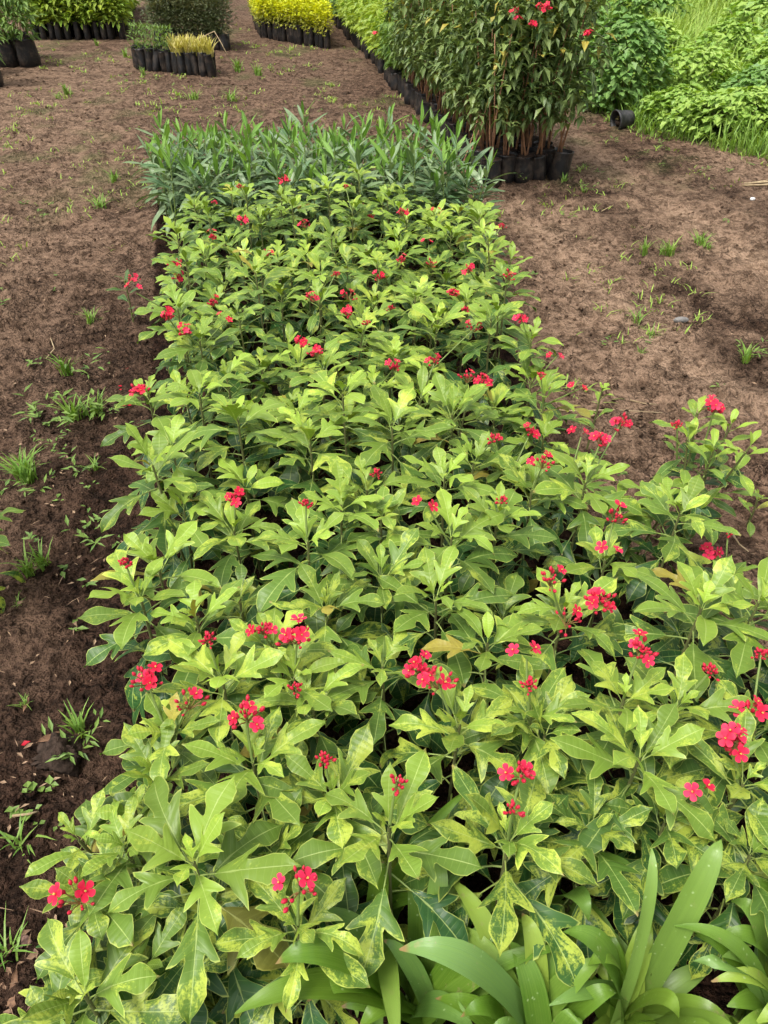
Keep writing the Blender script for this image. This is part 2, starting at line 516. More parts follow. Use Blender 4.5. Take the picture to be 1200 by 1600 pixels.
M['mid'] = mat_leaf('mid_green_leaf', (0.08, 0.17, 0.03), (0.22, 0.33, 0.06), 0.5, 0.25)
M['dark'] = mat_leaf('dark_fine_leaf', (0.045, 0.075, 0.026), (0.145, 0.165, 0.062), 0.5, 0.15)
M['brownfine'] = mat_leaf('dull_olive_shoot_leaf', (0.12, 0.135, 0.05), (0.22, 0.20, 0.095), 0.6, 0.2)
M['gold'] = mat_leaf('golden_leaf', (0.50, 0.60, 0.012), (0.78, 0.76, 0.02), 0.5, 0.3, tint=(1.1, 1.0, 0.2))
M['goldlow'] = mat_leaf('lower_golden_leaf', (0.20, 0.27, 0.03), (0.52, 0.46, 0.06), 0.5, 0.25)
M['palestraw'] = mat_leaf('yellowed_blade', (0.42, 0.40, 0.05), (0.62, 0.52, 0.22), 0.6, 0.25)
M['grass'] = mat_leaf('grass_blade', (0.12, 0.26, 0.035), (0.31, 0.45, 0.08), 0.5, 0.28, mid=0.2)
M['meadow'] = mat_leaf('meadow_grass', (0.22, 0.38, 0.05), (0.46, 0.58, 0.13), 0.55, 0.3, mid=0.1)
M['bushleaf'] = mat_leaf('weed_bush_leaf', (0.12, 0.26, 0.06), (0.27, 0.43, 0.11), 0.5, 0.25)
M['bushlow'] = mat_leaf('creeper_leaf', (0.19, 0.36, 0.055), (0.42, 0.57, 0.12), 0.5, 0.28)
M['farleaf'] = mat_leaf('far_tree_leaf', (0.022, 0.045, 0.02), (0.06, 0.10, 0.04), 0.6, 0.15)
M['straw'] = mat_simple('dry_straw', (0.46, 0.36, 0.22), (0.28, 0.20, 0.11), 0.8, 30)
M['deadleaf'] = mat_simple('dead_leaf', (0.22, 0.12, 0.065), (0.12, 0.065, 0.04), 0.75, 25)
M['litter'] = mat_simple('pale_litter', (0.36, 0.25, 0.16), (0.19, 0.115, 0.07), 0.85, 3)
M['stone'] = mat_simple('grey_stone', (0.22, 0.21, 0.20), (0.12, 0.115, 0.11), 0.8, 20, 0.3, 0.4)
M['pot'] = mat_simple('dull_black_plastic', (0.030, 0.031, 0.034), (0.065, 0.062, 0.06), 0.42, 18)
M['field'] = mat_simple('far_field', (0.13, 0.22, 0.045), (0.09, 0.15, 0.035), 0.9, 0.6)

# ------------------------------------------------------------------ ground
def bed_left(y):
    return -0.37 - 0.226 * y
def bed_right(y):
    return np.interp(y, [0.0, 1.15, 1.5, 1.8, 2.2, 4.6, 6.0], [1.25, 1.05, 0.92, 0.75, 0.62, 0.62, 0.55])
def veg_x(y):
    """the edge of the overgrown strip beyond the far path: green grows where x is larger"""
    return np.interp(y, [5.2, 6.0, 6.8, 7.7, 8.3, 9.2, 13, 20, 40], [6.0, 4.3, 3.3, 2.62, 2.33, 2.28, 1.75, 0.95, -1.5])
def build_ground():
    ys = [-1.0]
    while ys[-1] < 34:
        y = ys[-1]
        ys.append(y + 0.0075 * (1 + 0.85 * max(y, 0)) + (0.03 if y < 0.1 else 0))
    ys = np.array(ys)
    nx = 640
    s = np.linspace(-1, 1, nx)
    Y, S = np.meshgrid(ys, s, indexing='ij')
    X = S * (1.5 + 0.74 * np.maximum(Y, 0))
    d_left = bed_left(Y) - X                       # distance left of the bed
    d_right = X - bed_right(Y)
    inbed = (d_left < 0) & (d_right < 0) & (Y < 5.8)
    Z = 0.030 * (fbm(X * 1.3, Y * 1.3, 3, 3) - 0.5)
    lump = fbm(X * 9, Y * 9, 11, 4)
    clod = np.maximum(0, fbm(X * 24, Y * 24, 23, 3) - 0.52)
    rough = 0.45 + 0.9 * fbm(X * 0.9, Y * 0.9, 31, 2)
    Z += rough * (0.040 * (lump - 0.5) + 0.115 * clod)
    fade = np.clip(1.25 - Y / 18, 0.35, 1)
    Z *= fade
    Z += 0.05 * np.exp(-((d_left - 0.02) / 0.10) ** 2) * (Y < 5.6) * (fbm(X * 6, Y * 6, 51, 3) - 0.2)
    # how dry and trodden, how damp plus shade painted into the bed soil
    trod = np.clip(0.35 + 1.0 * np.clip(d_right / 0.5, 0, 1) + 0.45 * np.clip((Y - 2.4) / 3, 0, 1) * np.clip(d_left / 0.7, 0, 1), 0, 1)
    trod *= np.clip(fbm(X * 0.8 + 5, Y * 0.5, 61, 3) * 2.6 - 0.40, 0.1, 1)
    def line_dist(pix):
        P = [at(*q) for q in pix]
        d = np.full(X.shape, 1e9)
        for a, b in zip(P[:-1], P[1:]):
            ex, ey = b.x - a.x, b.y - a.y
            q = np.clip(((X - a.x) * ex + (Y - a.y) * ey) / (ex * ex + ey * ey), 0, 1)
            d = np.minimum(d, np.hypot(X - a.x - q * ex, Y - a.y - q * ey))
        return d
    wob = 0.7 + 0.7 * fbm(X * 4, Y * 4, 131, 3)
    track = np.exp(-(line_dist([(870, 195), (960, 268), (1060, 328), (1200, 425), (1400, 560)]) / (0.20 * wob)) ** 2)
    track2 = np.exp(-(line_dist([(790, 320), (870, 385), (960, 470), (1060, 560), (1230, 650)]) / (0.20 * wob)) ** 2)
    trod = np.clip(np.maximum(trod * 0.62, np.maximum(track, 0.9 * track2)), 0, 1)
    till = np.exp(-(line_dist([(900, 290), (960, 345), (1050, 430), (1110, 500), (1180, 590)]) / (0.16 * wob)) ** 2)
    till = np.maximum(till, 0.9 * np.exp(-(line_dist([(980, 235), (1080, 280), (1200, 330), (1300, 400)]) / (0.22 * wob)) ** 2))
    moist_shade = np.clip(1.0 - d_left / (0.55 + 0.15 * Y), 0, 1) * (d_left > -0.2) * np.clip((4.8 - Y) / 2.6, 0, 1)
    moist_shade = np.maximum(moist_shade, np.clip(1.55 - Y / 1.5, 0, 1) * (d_left > -0.3))
    moist_shade = np.maximum(moist_shade, inbed * 0.9)  # bed soil darkened too, for shade between the plants
    dampr = np.exp(-((X - 1.9 - 0.1 * (Y - 3.6)) / 0.28) ** 2) * np.exp(-((Y - 3.4) / 0.55) ** 2) * 0.8
    dampt = np.clip(1.3 - np.hypot((X - 1.35) / 0.75, (Y - 5.9) / 0.4), 0, 1) * 0.8
    moist_shade = np.maximum(moist_shade, np.maximum(np.maximum(dampr, till * 0.75), dampt) * np.clip(fbm(X * 5, Y * 5, 71, 3) * 2.2 - 0.3, 0, 1))
    moist_shade = np.clip(moist_shade * (0.7 + 0.9 * fbm(X * 3, Y * 3, 81, 3)), 0, 1) * 0.92
    moist_shade = np.maximum(moist_shade, inbed * 1.0)  # bed soil fully dark: watered, with shade between plants painted in
    green = np.clip((X - veg_x(Y)) / 0.35 + 0.2, 0, 1) * (Y > 5.2) * 0.85
    green = np.maximum(green, 0.32 * np.clip(fbm(X * 2.2, Y * 1.6, 91, 4) * 5 - 2.85, 0, 1) * np.clip((Y - 4.5) / 2, 0, 1))
    V = np.stack([X, Y, Z], -1).reshape(-1, 3)
    r, c = len(ys), nx
    i = np.arange(r * c).reshape(r, c)
    F = np.stack([i[:-1, :-1], i[:-1, 1:], i[1:, 1:], i[1:, :-1]], -1).reshape(-1, 4)
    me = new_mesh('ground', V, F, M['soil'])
    ca = me.color_attributes.new('soil', 'FLOAT_COLOR', 'POINT')
    C = np.stack([trod, moist_shade, green, np.ones_like(trod)], -1).reshape(-1, 4).astype(np.float32)
    ca.data.foreach_set('color', C.ravel())
    struct('ground', me)
build_ground()
me = new_mesh('field', np.array([(-400, -400, -0.12), (400, -400, -0.12), (400, 400, -0.12), (-400, 400, -0.12)], dtype=float), [(0, 1, 2, 3)], M['field'])
struct('field', me)

# ------------------------------------------------------------------ shared meshes: bag, stems, leaves, flowers
def bag_mesh(r, h, seed, n=16):
    rng = np.random.default_rng(seed)
    mb = MB()
    rows = [(0.0, 0.86), (0.06, 0.99), (0.3, 1.03), (0.6, 1.0), (0.86, 0.95), (1.0, 0.97), (1.03, 0.99), (1.02, 0.93), (0.93, 0.90)]
    v, f = [], []
    ph = rng.uniform(0, 6.28, 4)
    for k, (z, w) in enumerate(rows):
        for j in range(n):
            a = 2 * math.pi * j / n
            rr = r * w * (1 + 0.05 * math.sin(3 * a + ph[0] + 2.2 * z) + 0.035 * math.sin(5 * a + ph[1] - 3 * z) + rng.normal(0, 0.012))
            v.append((rr * math.cos(a), rr * math.sin(a), h * z + (rng.normal(0, 0.02 * h) if k in (5, 6, 7) else 0)))
    for k in range(len(rows) - 1):
        for j in range(n):
            f.append((k * n + j, k * n + (j + 1) % n, (k + 1) * n + (j + 1) % n, (k + 1) * n + j))
    f.append(tuple(range(n - 1, -1, -1)))
    mb.add(v, f)
    return mb.build('nursery_bag', M['bag'])
def bagsoil_mesh(r, h):
    v = [(0, 0, h * 0.95)] + [(r * 0.93 * math.cos(a), r * 0.93 * math.sin(a), h * 0.92) for a in np.linspace(0, 2 * math.pi, 13)[:-1]]
    return new_mesh('potting_soil', np.array(v), [(0, 1 + k, 1 + (k + 1) % 12) for k in range(12)], M['potsoil'])
def unit_tube(name, mat, r0=1.0, r1=0.7, n=6, bend=0.0):
    mb = MB()
    v, f = [], []
    for i in range(4):
        t, r = i / 3, r0 + (r1 - r0) * i / 3
        v += [(bend * math.sin(math.pi * t) + r * math.cos(2 * math.pi * k / n), r * math.sin(2 * math.pi * k / n), t) for k in range(n)]
        f += [(i * n + k, i * n + (k + 1) % n, (i + 1) * n + (k + 1) % n, (i + 1) * n + k) for k in range(n)] if i < 3 else []
    mb.add(v, f + [tuple(range(n - 1, -1, -1)), tuple(3 * n + k for k in range(n))])
    return mb.build(name, mat)
TUBE = {}
def tube_between(name, mat, a, b, r0, parent, key, bend=0.0):
    """a stem from a to b: a shared unit tube, stretched"""
    if key not in TUBE:
        TUBE[key] = unit_tube(name, mat, 1.0, 0.72, 6, bend)
    a, b = Vector(a), Vector(b)
    d = b - a
    return obj(name, TUBE[key], parent, a, quat_z_to(d), (r0, r0, d.length))

LOBED = [(0, 0, 0), (.03, .025, .03), (.08, .058, .10), (.12, .098, .18), (.155, .152, .26), (.185, .212, .335), (.215, .28, .41), (.24, .345, .505),
         (.265, .278, .505), (.295, .210, .480), (.33, .148, .445), (.37, .102, .43), (.43, .098, .47), (.51, .126, .55), (.59, .160, .63),
         (.67, .178, .70), (.75, .168, .77), (.83, .130, .84), (.90, .075, .905), (.955, .028, .96), (1, 0, 1.02)]
ENTIRE = [(0, 0, 0), (.04, .03, .03), (.1, .07, .11), (.18, .108, .21), (.26, .142, .31), (.34, .168, .41), (.42, .186, .50), (.5, .194, .58),
          (.58, .19, .655), (.66, .172, .725), (.74, .142, .79), (.82, .1, .855), (.89, .058, .91), (.95, .024, .955), (1, 0, 1.0)]
def leaf_mesh(name, outline, mat, seed, droop=0.7, fold=0.25, wave=0.018, pet=0.28, asym=0.22, jit=0.005, spread=1.0, segs=3):
    """blade of length 1 along +Y on a leaf stalk; the base of the stalk is the origin"""
    rng = np.random.default_rng(seed)
    sideF = [1 + rng.uniform(-asym, asym), 1 + rng.uniform(-asym, asym)]
    ph = rng.uniform(0, 6.28, 4)
    twist = rng.uniform(-0.35, 0.35)
    bendx = rng.uniform(-0.10, 0.10)
    V, UV, idx = [], [], {}
    def place(x, y, v, u, sgn):
        z = fold * abs(x) - 0.9 * x * x * (1 + 0.6 * sgn * twist) + wave * v * v * math.sin(u * 11 + ph[0] + sgn) + 0.25 * wave * v * math.sin(u * 23 + ph[1] * sgn)
        z += twist * x * y * 0.5
        x2 = x + bendx * y * y
        th = droop * y                                  # arch along the blade
        if abs(droop) > 1e-4:
            yy, zz = math.sin(th) / droop, -(1 - math.cos(th)) / droop
        else:
            yy, zz = y, 0
        return (x2, pet + yy + z * math.sin(th), zz + z * math.cos(th))
    out = {}
    for sgn in (-1, 1):
        pts = []
        for (u, x, y) in outline:
            k = sideF[0 if sgn < 0 else 1]
            lob = 1.0 if x < 0.12 else (1 + (k - 1) * min(1, (x - 0.12) / 0.1))
            pts.append((u, x * spread * lob + (rng.normal(0, jit) if 0.02 < u < 0.95 else 0), y + (rng.normal(0, jit) if 0.02 < u < 0.95 else 0)))
        out[sgn] = pts
    n = len(outline)
    for k in range(n):
        u = outline[k][0]
        idx[(k, 0)] = len(V)
        V.append(place(0, u, 0, u, 1)); UV.append((0.5, u))
        for sgn in (-1, 1):
            _, x, y = out[sgn][k]
            for j in range(1, segs + 1):
                v = j / segs
                idx[(k, sgn * j)] = len(V)
                V.append(place(sgn * x * v, u + (y - u) * v, v, u, sgn)); UV.append((0.5 + 0.5 * sgn * v, u))
    F = []
    for k in range(n - 1):
        for sgn in (-1, 1):
            for j in range(segs):
                a, b = idx[(k, sgn * j)], idx[(k, sgn * (j + 1))]
                c, d = idx[(k + 1, sgn * (j + 1))], idx[(k + 1, sgn * j)]
                F.append((a, b, c, d) if sgn > 0 else (d, c, b, a))
    mb = MB()
    mb.add(V, F, UV)
    mb.tube([(0, 0, 0), (0, pet * 0.5, 0.015), (0, pet, 0), (0, pet + 0.08, -0.008)], [0.016, 0.012, 0.011, 0.006], 4, False, (0.5, 0.05))
    return mb.build(name, mat)
LEAF_L = [leaf_mesh('leaf', LOBED, M['var'], 100 + k, droop=0.45 + 0.16 * (k % 6), fold=0.12 + 0.09 * (k % 4), wave=0.02 + 0.006 * (k % 3),
                    pet=0.20 + 0.05 * (k % 4), spread=0.80 + 0.09 * (k % 5)) for k in range(14)]
LEAF_E = [leaf_mesh('leaf', ENTIRE, M['var'], 200 + k, droop=0.4 + 0.2 * (k % 5), fold=0.2 + 0.1 * (k % 3), wave=0.022, pet=0.18 + 0.05 * (k % 3),
                    spread=0.78 + 0.1 * (k % 4)) for k in range(8)]
BAG_LOW = bag_mesh(0.075, 0.13, 1)
BAGSOIL_LOW = bagsoil_mesh(0.072, 0.13)

def flower_mesh(seed):
    """five rounded petals, slightly cupped, and a yellow-tipped tuft of stamens; 1 = petal length"""
    rng = np.random.default_rng(seed)
    mb = MB()
    cup = rng.uniform(0.12, 0.45)
    for k in range(5):
        a = 2 * math.pi * k / 5 + rng.normal(0, 0.08)
        pr = [(0.0, 0.06), (0.3, 0.20), (0.6, 0.36), (0.85, 0.34), (1.0, 0.14)]
        v, uv = [], []
        tw = rng.normal(0, 0.1)
        for (s, w) in pr:
            z = cup * s * s * 0.9 - 0.35 * max(0, s - 0.55) ** 2
            for q in (-1, 0, 1):
                x, y = q * w, s
                zz = z + (0.07 * (abs(q)) * (0.6 if s < 0.9 else -0.4)) + tw * q * w
                v.append((x * math.cos(a) - y * math.sin(a), x * math.sin(a) + y * math.cos(a), zz))
                uv.append((0.5 + q * 0.5, s))
        f = []
        for i in range(4):
            for q in range(2):
                f.append((i * 3 + q, i * 3 + q + 1, (i + 1) * 3 + q + 1, (i + 1) * 3 + q))
        mb.add(v, f, uv)
    mb.tube([(0, 0, -0.75), (0, 0, -0.1), (0, 0, 0.05)], [0.07, 0.1, 0.13], 5, True, (0.5, 0.1))
    nf = len(mb.f)
    for k in range(5):
        a = 2 * math.pi * k / 5 + 0.3
        mb.tube([(0.03 * math.cos(a), 0.03 * math.sin(a), 0.0), (0.08 * math.cos(a), 0.08 * math.sin(a), 0.30)], [0.025, 0.036], 4)
    me = mb.build('flower', [M['petal'], M['stamen']])
    mi = np.zeros(len(me.polygons), dtype=np.int32)
    mi[nf:] = 1
    me.polygons.foreach_set('material_index', mi)
    return me
FLOWER = [flower_mesh(300 + k) for k in range(6)]
def bud_spray_mesh(seed, n, stalky):
    """many small pointed buds on short stalks round one point"""
    rng = np.random.default_rng(seed)
    mb = MB()
    nst = []
    buds = []
    for k in range(n):
        a = 2.4 * k + rng.normal(0, 0.3)
        el = rng.uniform(0.15, 1.35)
        ln = rng.uniform(0.45, 1.0) * (1.25 if stalky else 0.8)
        d = Vector((math.cos(a) * math.cos(el), math.sin(a) * math.cos(el), math.sin(el)))
        mb.tube([(0, 0, -0.1), d * ln * 0.55 + Vector((0, 0, 0.06)), d * ln], [0.045, 0.04, 0.035], 4, False)
        buds.append((d * ln, d, rng.uniform(0.26, 0.48)))
    nf = len(mb.f)
    for p, d, s in buds:
        d = (d + Vector((0, 0, 0.35))).normalized()
        mb.tube([p, p + d * s * 0.25, p + d * s * 0.6, p + d * s], [0.06, 0.115 * s / 0.36, 0.125 * s / 0.36, 0.03], 6)
    me = mb.build('bud_spray', [M['budstalk'], M['bud']])
    mi = np.zeros(len(me.polygons), dtype=np.int32)
    mi[nf:] = 1
    me.polygons.foreach_set('material_index', mi)
    return me
BUDS_D = [bud_spray_mesh(320 + k, 16 + 3 * k, False) for k in range(3)]
BUDS_S = [bud_spray_mesh(340 + k, 11 + 2 * k, True) for k in range(3)]

def add_flower_cluster(root, base, top, kind, rng, fs=0.0145):
    """stalk from base to top (both in the plant's own frame) carrying open flowers and a spray of buds"""
    base, top = Vector(base), Vector(top)
    st = tube_between('flower_stalk', M['stalk'], base, top, 0.0028, root, 'flower_stalk', 0.8)
    L = (top - base).length
    R = st.rotation_quaternion.inverted()
    def sub(name, me, wp, q, s):
        lp = R @ (Vector(wp) - base)
        o = obj(name, me, st, (lp.x / 0.0028, lp.y / 0.0028, lp.z / L))
        # undo the stalk's stretch
        o.rotation_mode = 'QUATERNION'
        m = Matrix.Diagonal((1 / 0.0028, 1 / 0.0028, 1 / L)).to_4x4() @ R.to_matrix().to_4x4() @ (q.to_matrix().to_4x4() @ Matrix.Diagonal((s, s, s, 1)))
        m.translation = (lp.x / 0.0028, lp.y / 0.0028, lp.z / L)
        o.matrix_parent_inverse = m
        o.location = (0, 0, 0)
        return o
    nfl = {'B': rng.integers(3, 6), 'M': rng.integers(1, 3), 'D': 0, 's': 2}[kind]
    sp = 0.025 if kind == 'B' else 0.030
    for k in range(nfl):
        a = 2.4 * k + rng.uniform(0, 1)
        rr = sp * math.sqrt((k + 0.4) / max(nfl, 1)) * rng.uniform(0.8, 1.25)
        p = top + Vector((rr * math.cos(a), rr * math.sin(a), 0.012 + rng.uniform(-0.016, 0.014)))
        # flowers face up, out and a little towards the light
        d = Vector((math.cos(a) * 0.7, math.sin(a) * 0.7 - 0.45, 0.75 + rng.uniform(0, 0.4)))
        sub('flower', FLOWER[rng.integers(0, 6)], p, quat_z_to(d) @ Quaternion((0, 0, 1), rng.uniform(0, 6)), fs * rng.uniform(0.85, 1.15))
    if kind != 's':
        me = (BUDS_D if kind == 'D' or rng.random() < 0.3 else BUDS_S)[rng.integers(0, 3)]
        b = sub('bud_spray', me, top - Vector((0, 0, 0.012)), Quaternion((0, 0, 1), rng.uniform(0, 6)), {'D': 0.020, 'M': 0.025, 'B': 0.027}[kind])
        b['kind'] = 'stuff'
    return st

# ------------------------------------------------------------------ the bed of variegated shrubs
def shrub_leaves(root, top, h_low, n, size, rng, young=1.0, var=0.5, lobed=0.8, flat=0.0, az0=None):
    """leaves in a spiral down one shoot: the youngest small, pale and upright at the tip"""
    az = rng.uniform(0, 6.28) if az0 is None else az0
    top = Vector(top)
    hl = top.z - h_low
    lean = rng.normal(0, 0.10, 2)
    for i in range(n):
        f = i / (n - 1)
        z = top.z - hl * (0.22 * f + 0.78 * f ** 2.4) * 0.98
        p = Vector((top.x * (0.35 + 0.65 * z / top.z), top.y * (0.35 + 0.65 * z / top.z), z))
        az += 2.39996 + rng.normal(0, 0.16)
        if i < 3:
            el, grow = rad(72 - 9 * i), 0.36 + 0.14 * i
        elif i < 11:
            el, grow = rad(50 - 5.2 * (i - 3)), min(1.0, 0.74 + 0.06 * (i - 3))
        else:
            el, grow = rad(6 - 46 * (i - 11) / max(1, n - 12)), 1.04
        el += rng.normal(0, 0.11) - flat + lean[0] * math.cos(az) + lean[1] * math.sin(az)
        s = size * grow * rng.uniform(0.86, 1.14)
        y = (1.0 - 0.05 * i if i < 6 else max(0.0, 0.66 - 0.085 * (i - 6))) * young * rng.uniform(0.8, 1.08)
        me = LEAF_L[rng.integers(0, len(LEAF_L))] if rng.random() < lobed else LEAF_E[rng.integers(0, len(LEAF_E))]
        c = (min(1, max(0, y)), min(1, max(0, var + rng.normal(0, 0.25))), rng.random() ** 2 * (0.2 + 0.8 * f), 1)
        obj('leaf', me, root, p, rot_leaf(az, el, rng.normal(0, 0.16)), s, c)
    return
SHRUBS = []        # (x, y, root, height, info)
def shrub(x, y, h, rng, shoots=1, n=17, size=0.135, young=1.0, var=0.5, lobed=0.82, spread=0.06, low=0.07, bag=False, flat=0.0, name='flowering_shrub'):
    root = thing(name, '', 'shrub', (x, y, 0), 0, 'variegated shrubs in the bed')
    tops = []
    a0 = rng.uniform(0, 6.28)
    for k in range(shoots):
        a = a0 + 2 * math.pi * k / shoots + rng.normal(0, 0.3)
        r = 0.012 if shoots == 1 else spread * rng.uniform(0.7, 1.3)
        hk = h if k == 0 else h * rng.uniform(0.78, 0.98)
        top = Vector((r * math.cos(a), r * math.sin(a), hk))
        tops.append(top)
        tube_between('stem', M['stem'], (0, 0, 0.05), top, 0.0042, root, 'stem', 0.6)
        shrub_leaves(root, top, low, n if k == 0 else int(n * 0.75), size * (1 if k == 0 else 0.92), rng, young, var, lobed, flat)
    if bag:
        obj('nursery_bag', BAG_LOW, root, (0, 0, 0), Quaternion((0, 0, 1), rng.uniform(0, 6)))
        obj('potting_soil', BAGSOIL_LOW, root)
    SHRUBS.append([x, y, root, h, tops, []])
    return SHRUBS[-1]

# shoot tips that can be made out one by one: (px, py, height, shoots, leaf size, youth, variegation, lobed share)
ROSETTES = [
    (297, 1338, .50, 1, .160, 1.0, .40, 1.0), (178, 1285, .44, 3, .110, .75, .65, .8), (180, 1445, .40, 2, .130, .55, .6, .9), (120, 1556, .42, 1, .140, .65, .75, .9),
    (402, 1200, .47, 1, .150, .95, .7, 1.0), (255, 1150, .44, 1, .135, .75, .5, 1.0), (245, 1205, .43, 1, .13, .8, .6, .9), (338, 1052, .48, 1, .145, 1.0, .75, .9),
    (222, 938, .47, 1, .135, 1.0, .35, .9), (298, 968, .47, 1, .130, .95, .4, .8), (498, 1098, .45, 1, .140, .8, .7, .9), (455, 1052, .47, 1, .14, .95, .55, .9),
    (520, 1235, .46, 1, .150, .7, .7, 1.0), (617, 1300, .50, 1, .140, 1.0, .5, .9), (470, 1462, .46, 1, .112, .7, .85, .8), (600, 1035, .45, 1, .140, .85, .55, .9),
    (712, 1140, .47, 1, .15, 1.0, .95, .9), (800, 1325, .45, 1, .150, .55, .8, 1.0), (992, 1190, .49, 1, .160, .85, .6, 1.0), (862, 1150, .43, 1, .150, .4, .85, .9),
    (822, 1118, .45, 1, .14, .7, .7, .9), (975, 1085, .49, 1, .145, 1.0, .5, .9), (1066, 1105, .46, 1, .14, .8, .6, .9), (1092, 955, .50, 1, .14, 1.0, .35, .8),
    (1182, 948, .50, 1, .15, 1.0, .35, .8), (948, 872, .44, 1, .125, .85, .4, .7), (880, 960, .48, 1, .14, .9, .45, .9), (770, 1002, .46, 1, .14, .9, .5, .9),
    (690, 935, .46, 1, .14, .85, .45, .9), (592, 895, .43, 1, .14, .6, .5, .9), (420, 1005, .45, 1, .135, .9, .5, .9), (1155, 1230, .45, 1, .14, .5, .7, .8),
    (930, 1290, .42, 1, .14, .35, .85, .9), (376, 655, .50, 1, .150, .95, .3, .9), (262, 732, .48, 2, .150, .95, .35, .8), (475, 850, .47, 1, .145, .9, .35, .9),
    (613, 658, .49, 1, .150, .85, .3, .8), (526, 790, .46, 1, .14, .85, .35, .9), (590, 806, .43, 1, .14, .7, .4, .9), (242, 888, .45, 1, .135, .95, .35, .9),
    (228, 622, .42, 1, .13, .8, .4, .9), (355, 588, .44, 1, .14, .8, .4, .9), (913, 750, .44, 1, .15, .75, .35, .9), (700, 842, .47, 1, .145, .95, .35, .9),
    (783, 810, .46, 1, .14, .9, .35, .9), (833, 760, .42, 1, .13, .6, .4, .8), (700, 750, .45, 1, .14, .85, .4, .8), (1180, 1150, .44, 1, .14, .5, .6, .9),
    (345, 1440, .36, 1, .15, .15, .6, .9), (70, 1600, .37, 1, .13, .5, .6, .9), (270, 1530, .34, 1, .15, .12, .5, 1.0), (420, 1330, .40, 1, .15, .5, .75, 1.0),
    (1050, 1290, .40, 1, .14, .35, .75, .9), (1180, 1330, .40, 1, .14, .4, .7, .8),
]
rng = np.random.default_rng(21)
for (px, py, h, sh, sz, yo, va, lo) in ROSETTES:
    p = at(px, py, h)
    shrub(p.x, p.y, h, rng, sh, 25 if py > 900 else 23, sz * (0.86 if py > 1000 else 0.93), min(1, yo * (1.0 if py > 1000 else 1.12)), va, lo)
# the plants at the edge that stand apart
p = at(1052, 862, 0.02)
LONE = shrub(p.x, p.y, 0.50, rng, 5, 17, 0.096, 1.2, .4, .12, .085, .20, name='flowering_shrub')
shrub_leaves(LONE[2], Vector((0.0, 0.0, 0.34)), 0.06, 20, 0.125, rng, 0.05, 0.25, 0.95, 0.45)
p = at(915, 712, 0.02)
SMALL = shrub(p.x, p.y, 0.30, rng, 1, 9, 0.075, 1.0, .5, .1, .02, .14)
p = at(210, 512, 0.02)
OUTL = shrub(p.x, p.y, 0.26, rng, 1, 9, 0.095, .15, .0, .0, .02, .06)
p = at(-85, 775, 0.40)
EDGE1 = shrub(p.x, p.y, 0.42, rng, 2, 20, 0.12, .9, .75, .8)
p = at(1140, 905, 0.25)
YOUNG1 = shrub(p.x, p.y, 0.27, rng, 1, 10, 0.11, .6, .3, .3)
p = at(1150, 790, 0.05)
YOUNG2 = shrub(p.x, p.y - 0.10, 0.16, rng, 1, 8, 0.07, .8, .4, .2, low=0.07)
FILL0 = len(SHRUBS)
# the rest of the bed, plant by plant
cands = []
for k in range(9000):
    y = rng.uniform(0.42, 4.40)
    x = rng.uniform(bed_left(y) + 0.17, float(bed_right(y)) - 0.10)
    if y < 0.70 and x > -0.22:
        continue
    if y < 0.9 and x > 0.02 and rng.random() < 0.5:
        continue
    if abs(x - LONE[0]) < 0.17 and abs(y - LONE[1]) < 0.2:
        continue
    m = 0.158 if y < 2.6 else 0.168
    if all((x - s[0]) ** 2 + (y - s[1]) ** 2 > m * m for s in SHRUBS):
        h = 0.375 + rng.normal(0, 0.055) - (0.03 if y > 3.9 else 0)
        far = y > 2.6
        if rng.random() < 0.10:
            h = rng.uniform(0.46, 0.53)
        shrub(x, y, min(0.53, max(0.26, h)), rng, 1 if rng.random() < 0.8 else 2, 23 if not far else 21, rng.uniform(0.112, 0.135) * (1.0 if y < 1.3 else 1.08),
              rng.uniform(0.45, 1.0) if y < 1.3 else rng.uniform(0.7, 1.15), rng.uniform(0.25, 0.75) if y < 1.6 else rng.uniform(0.25, 0.55), 0.8 if not far else 0.7)

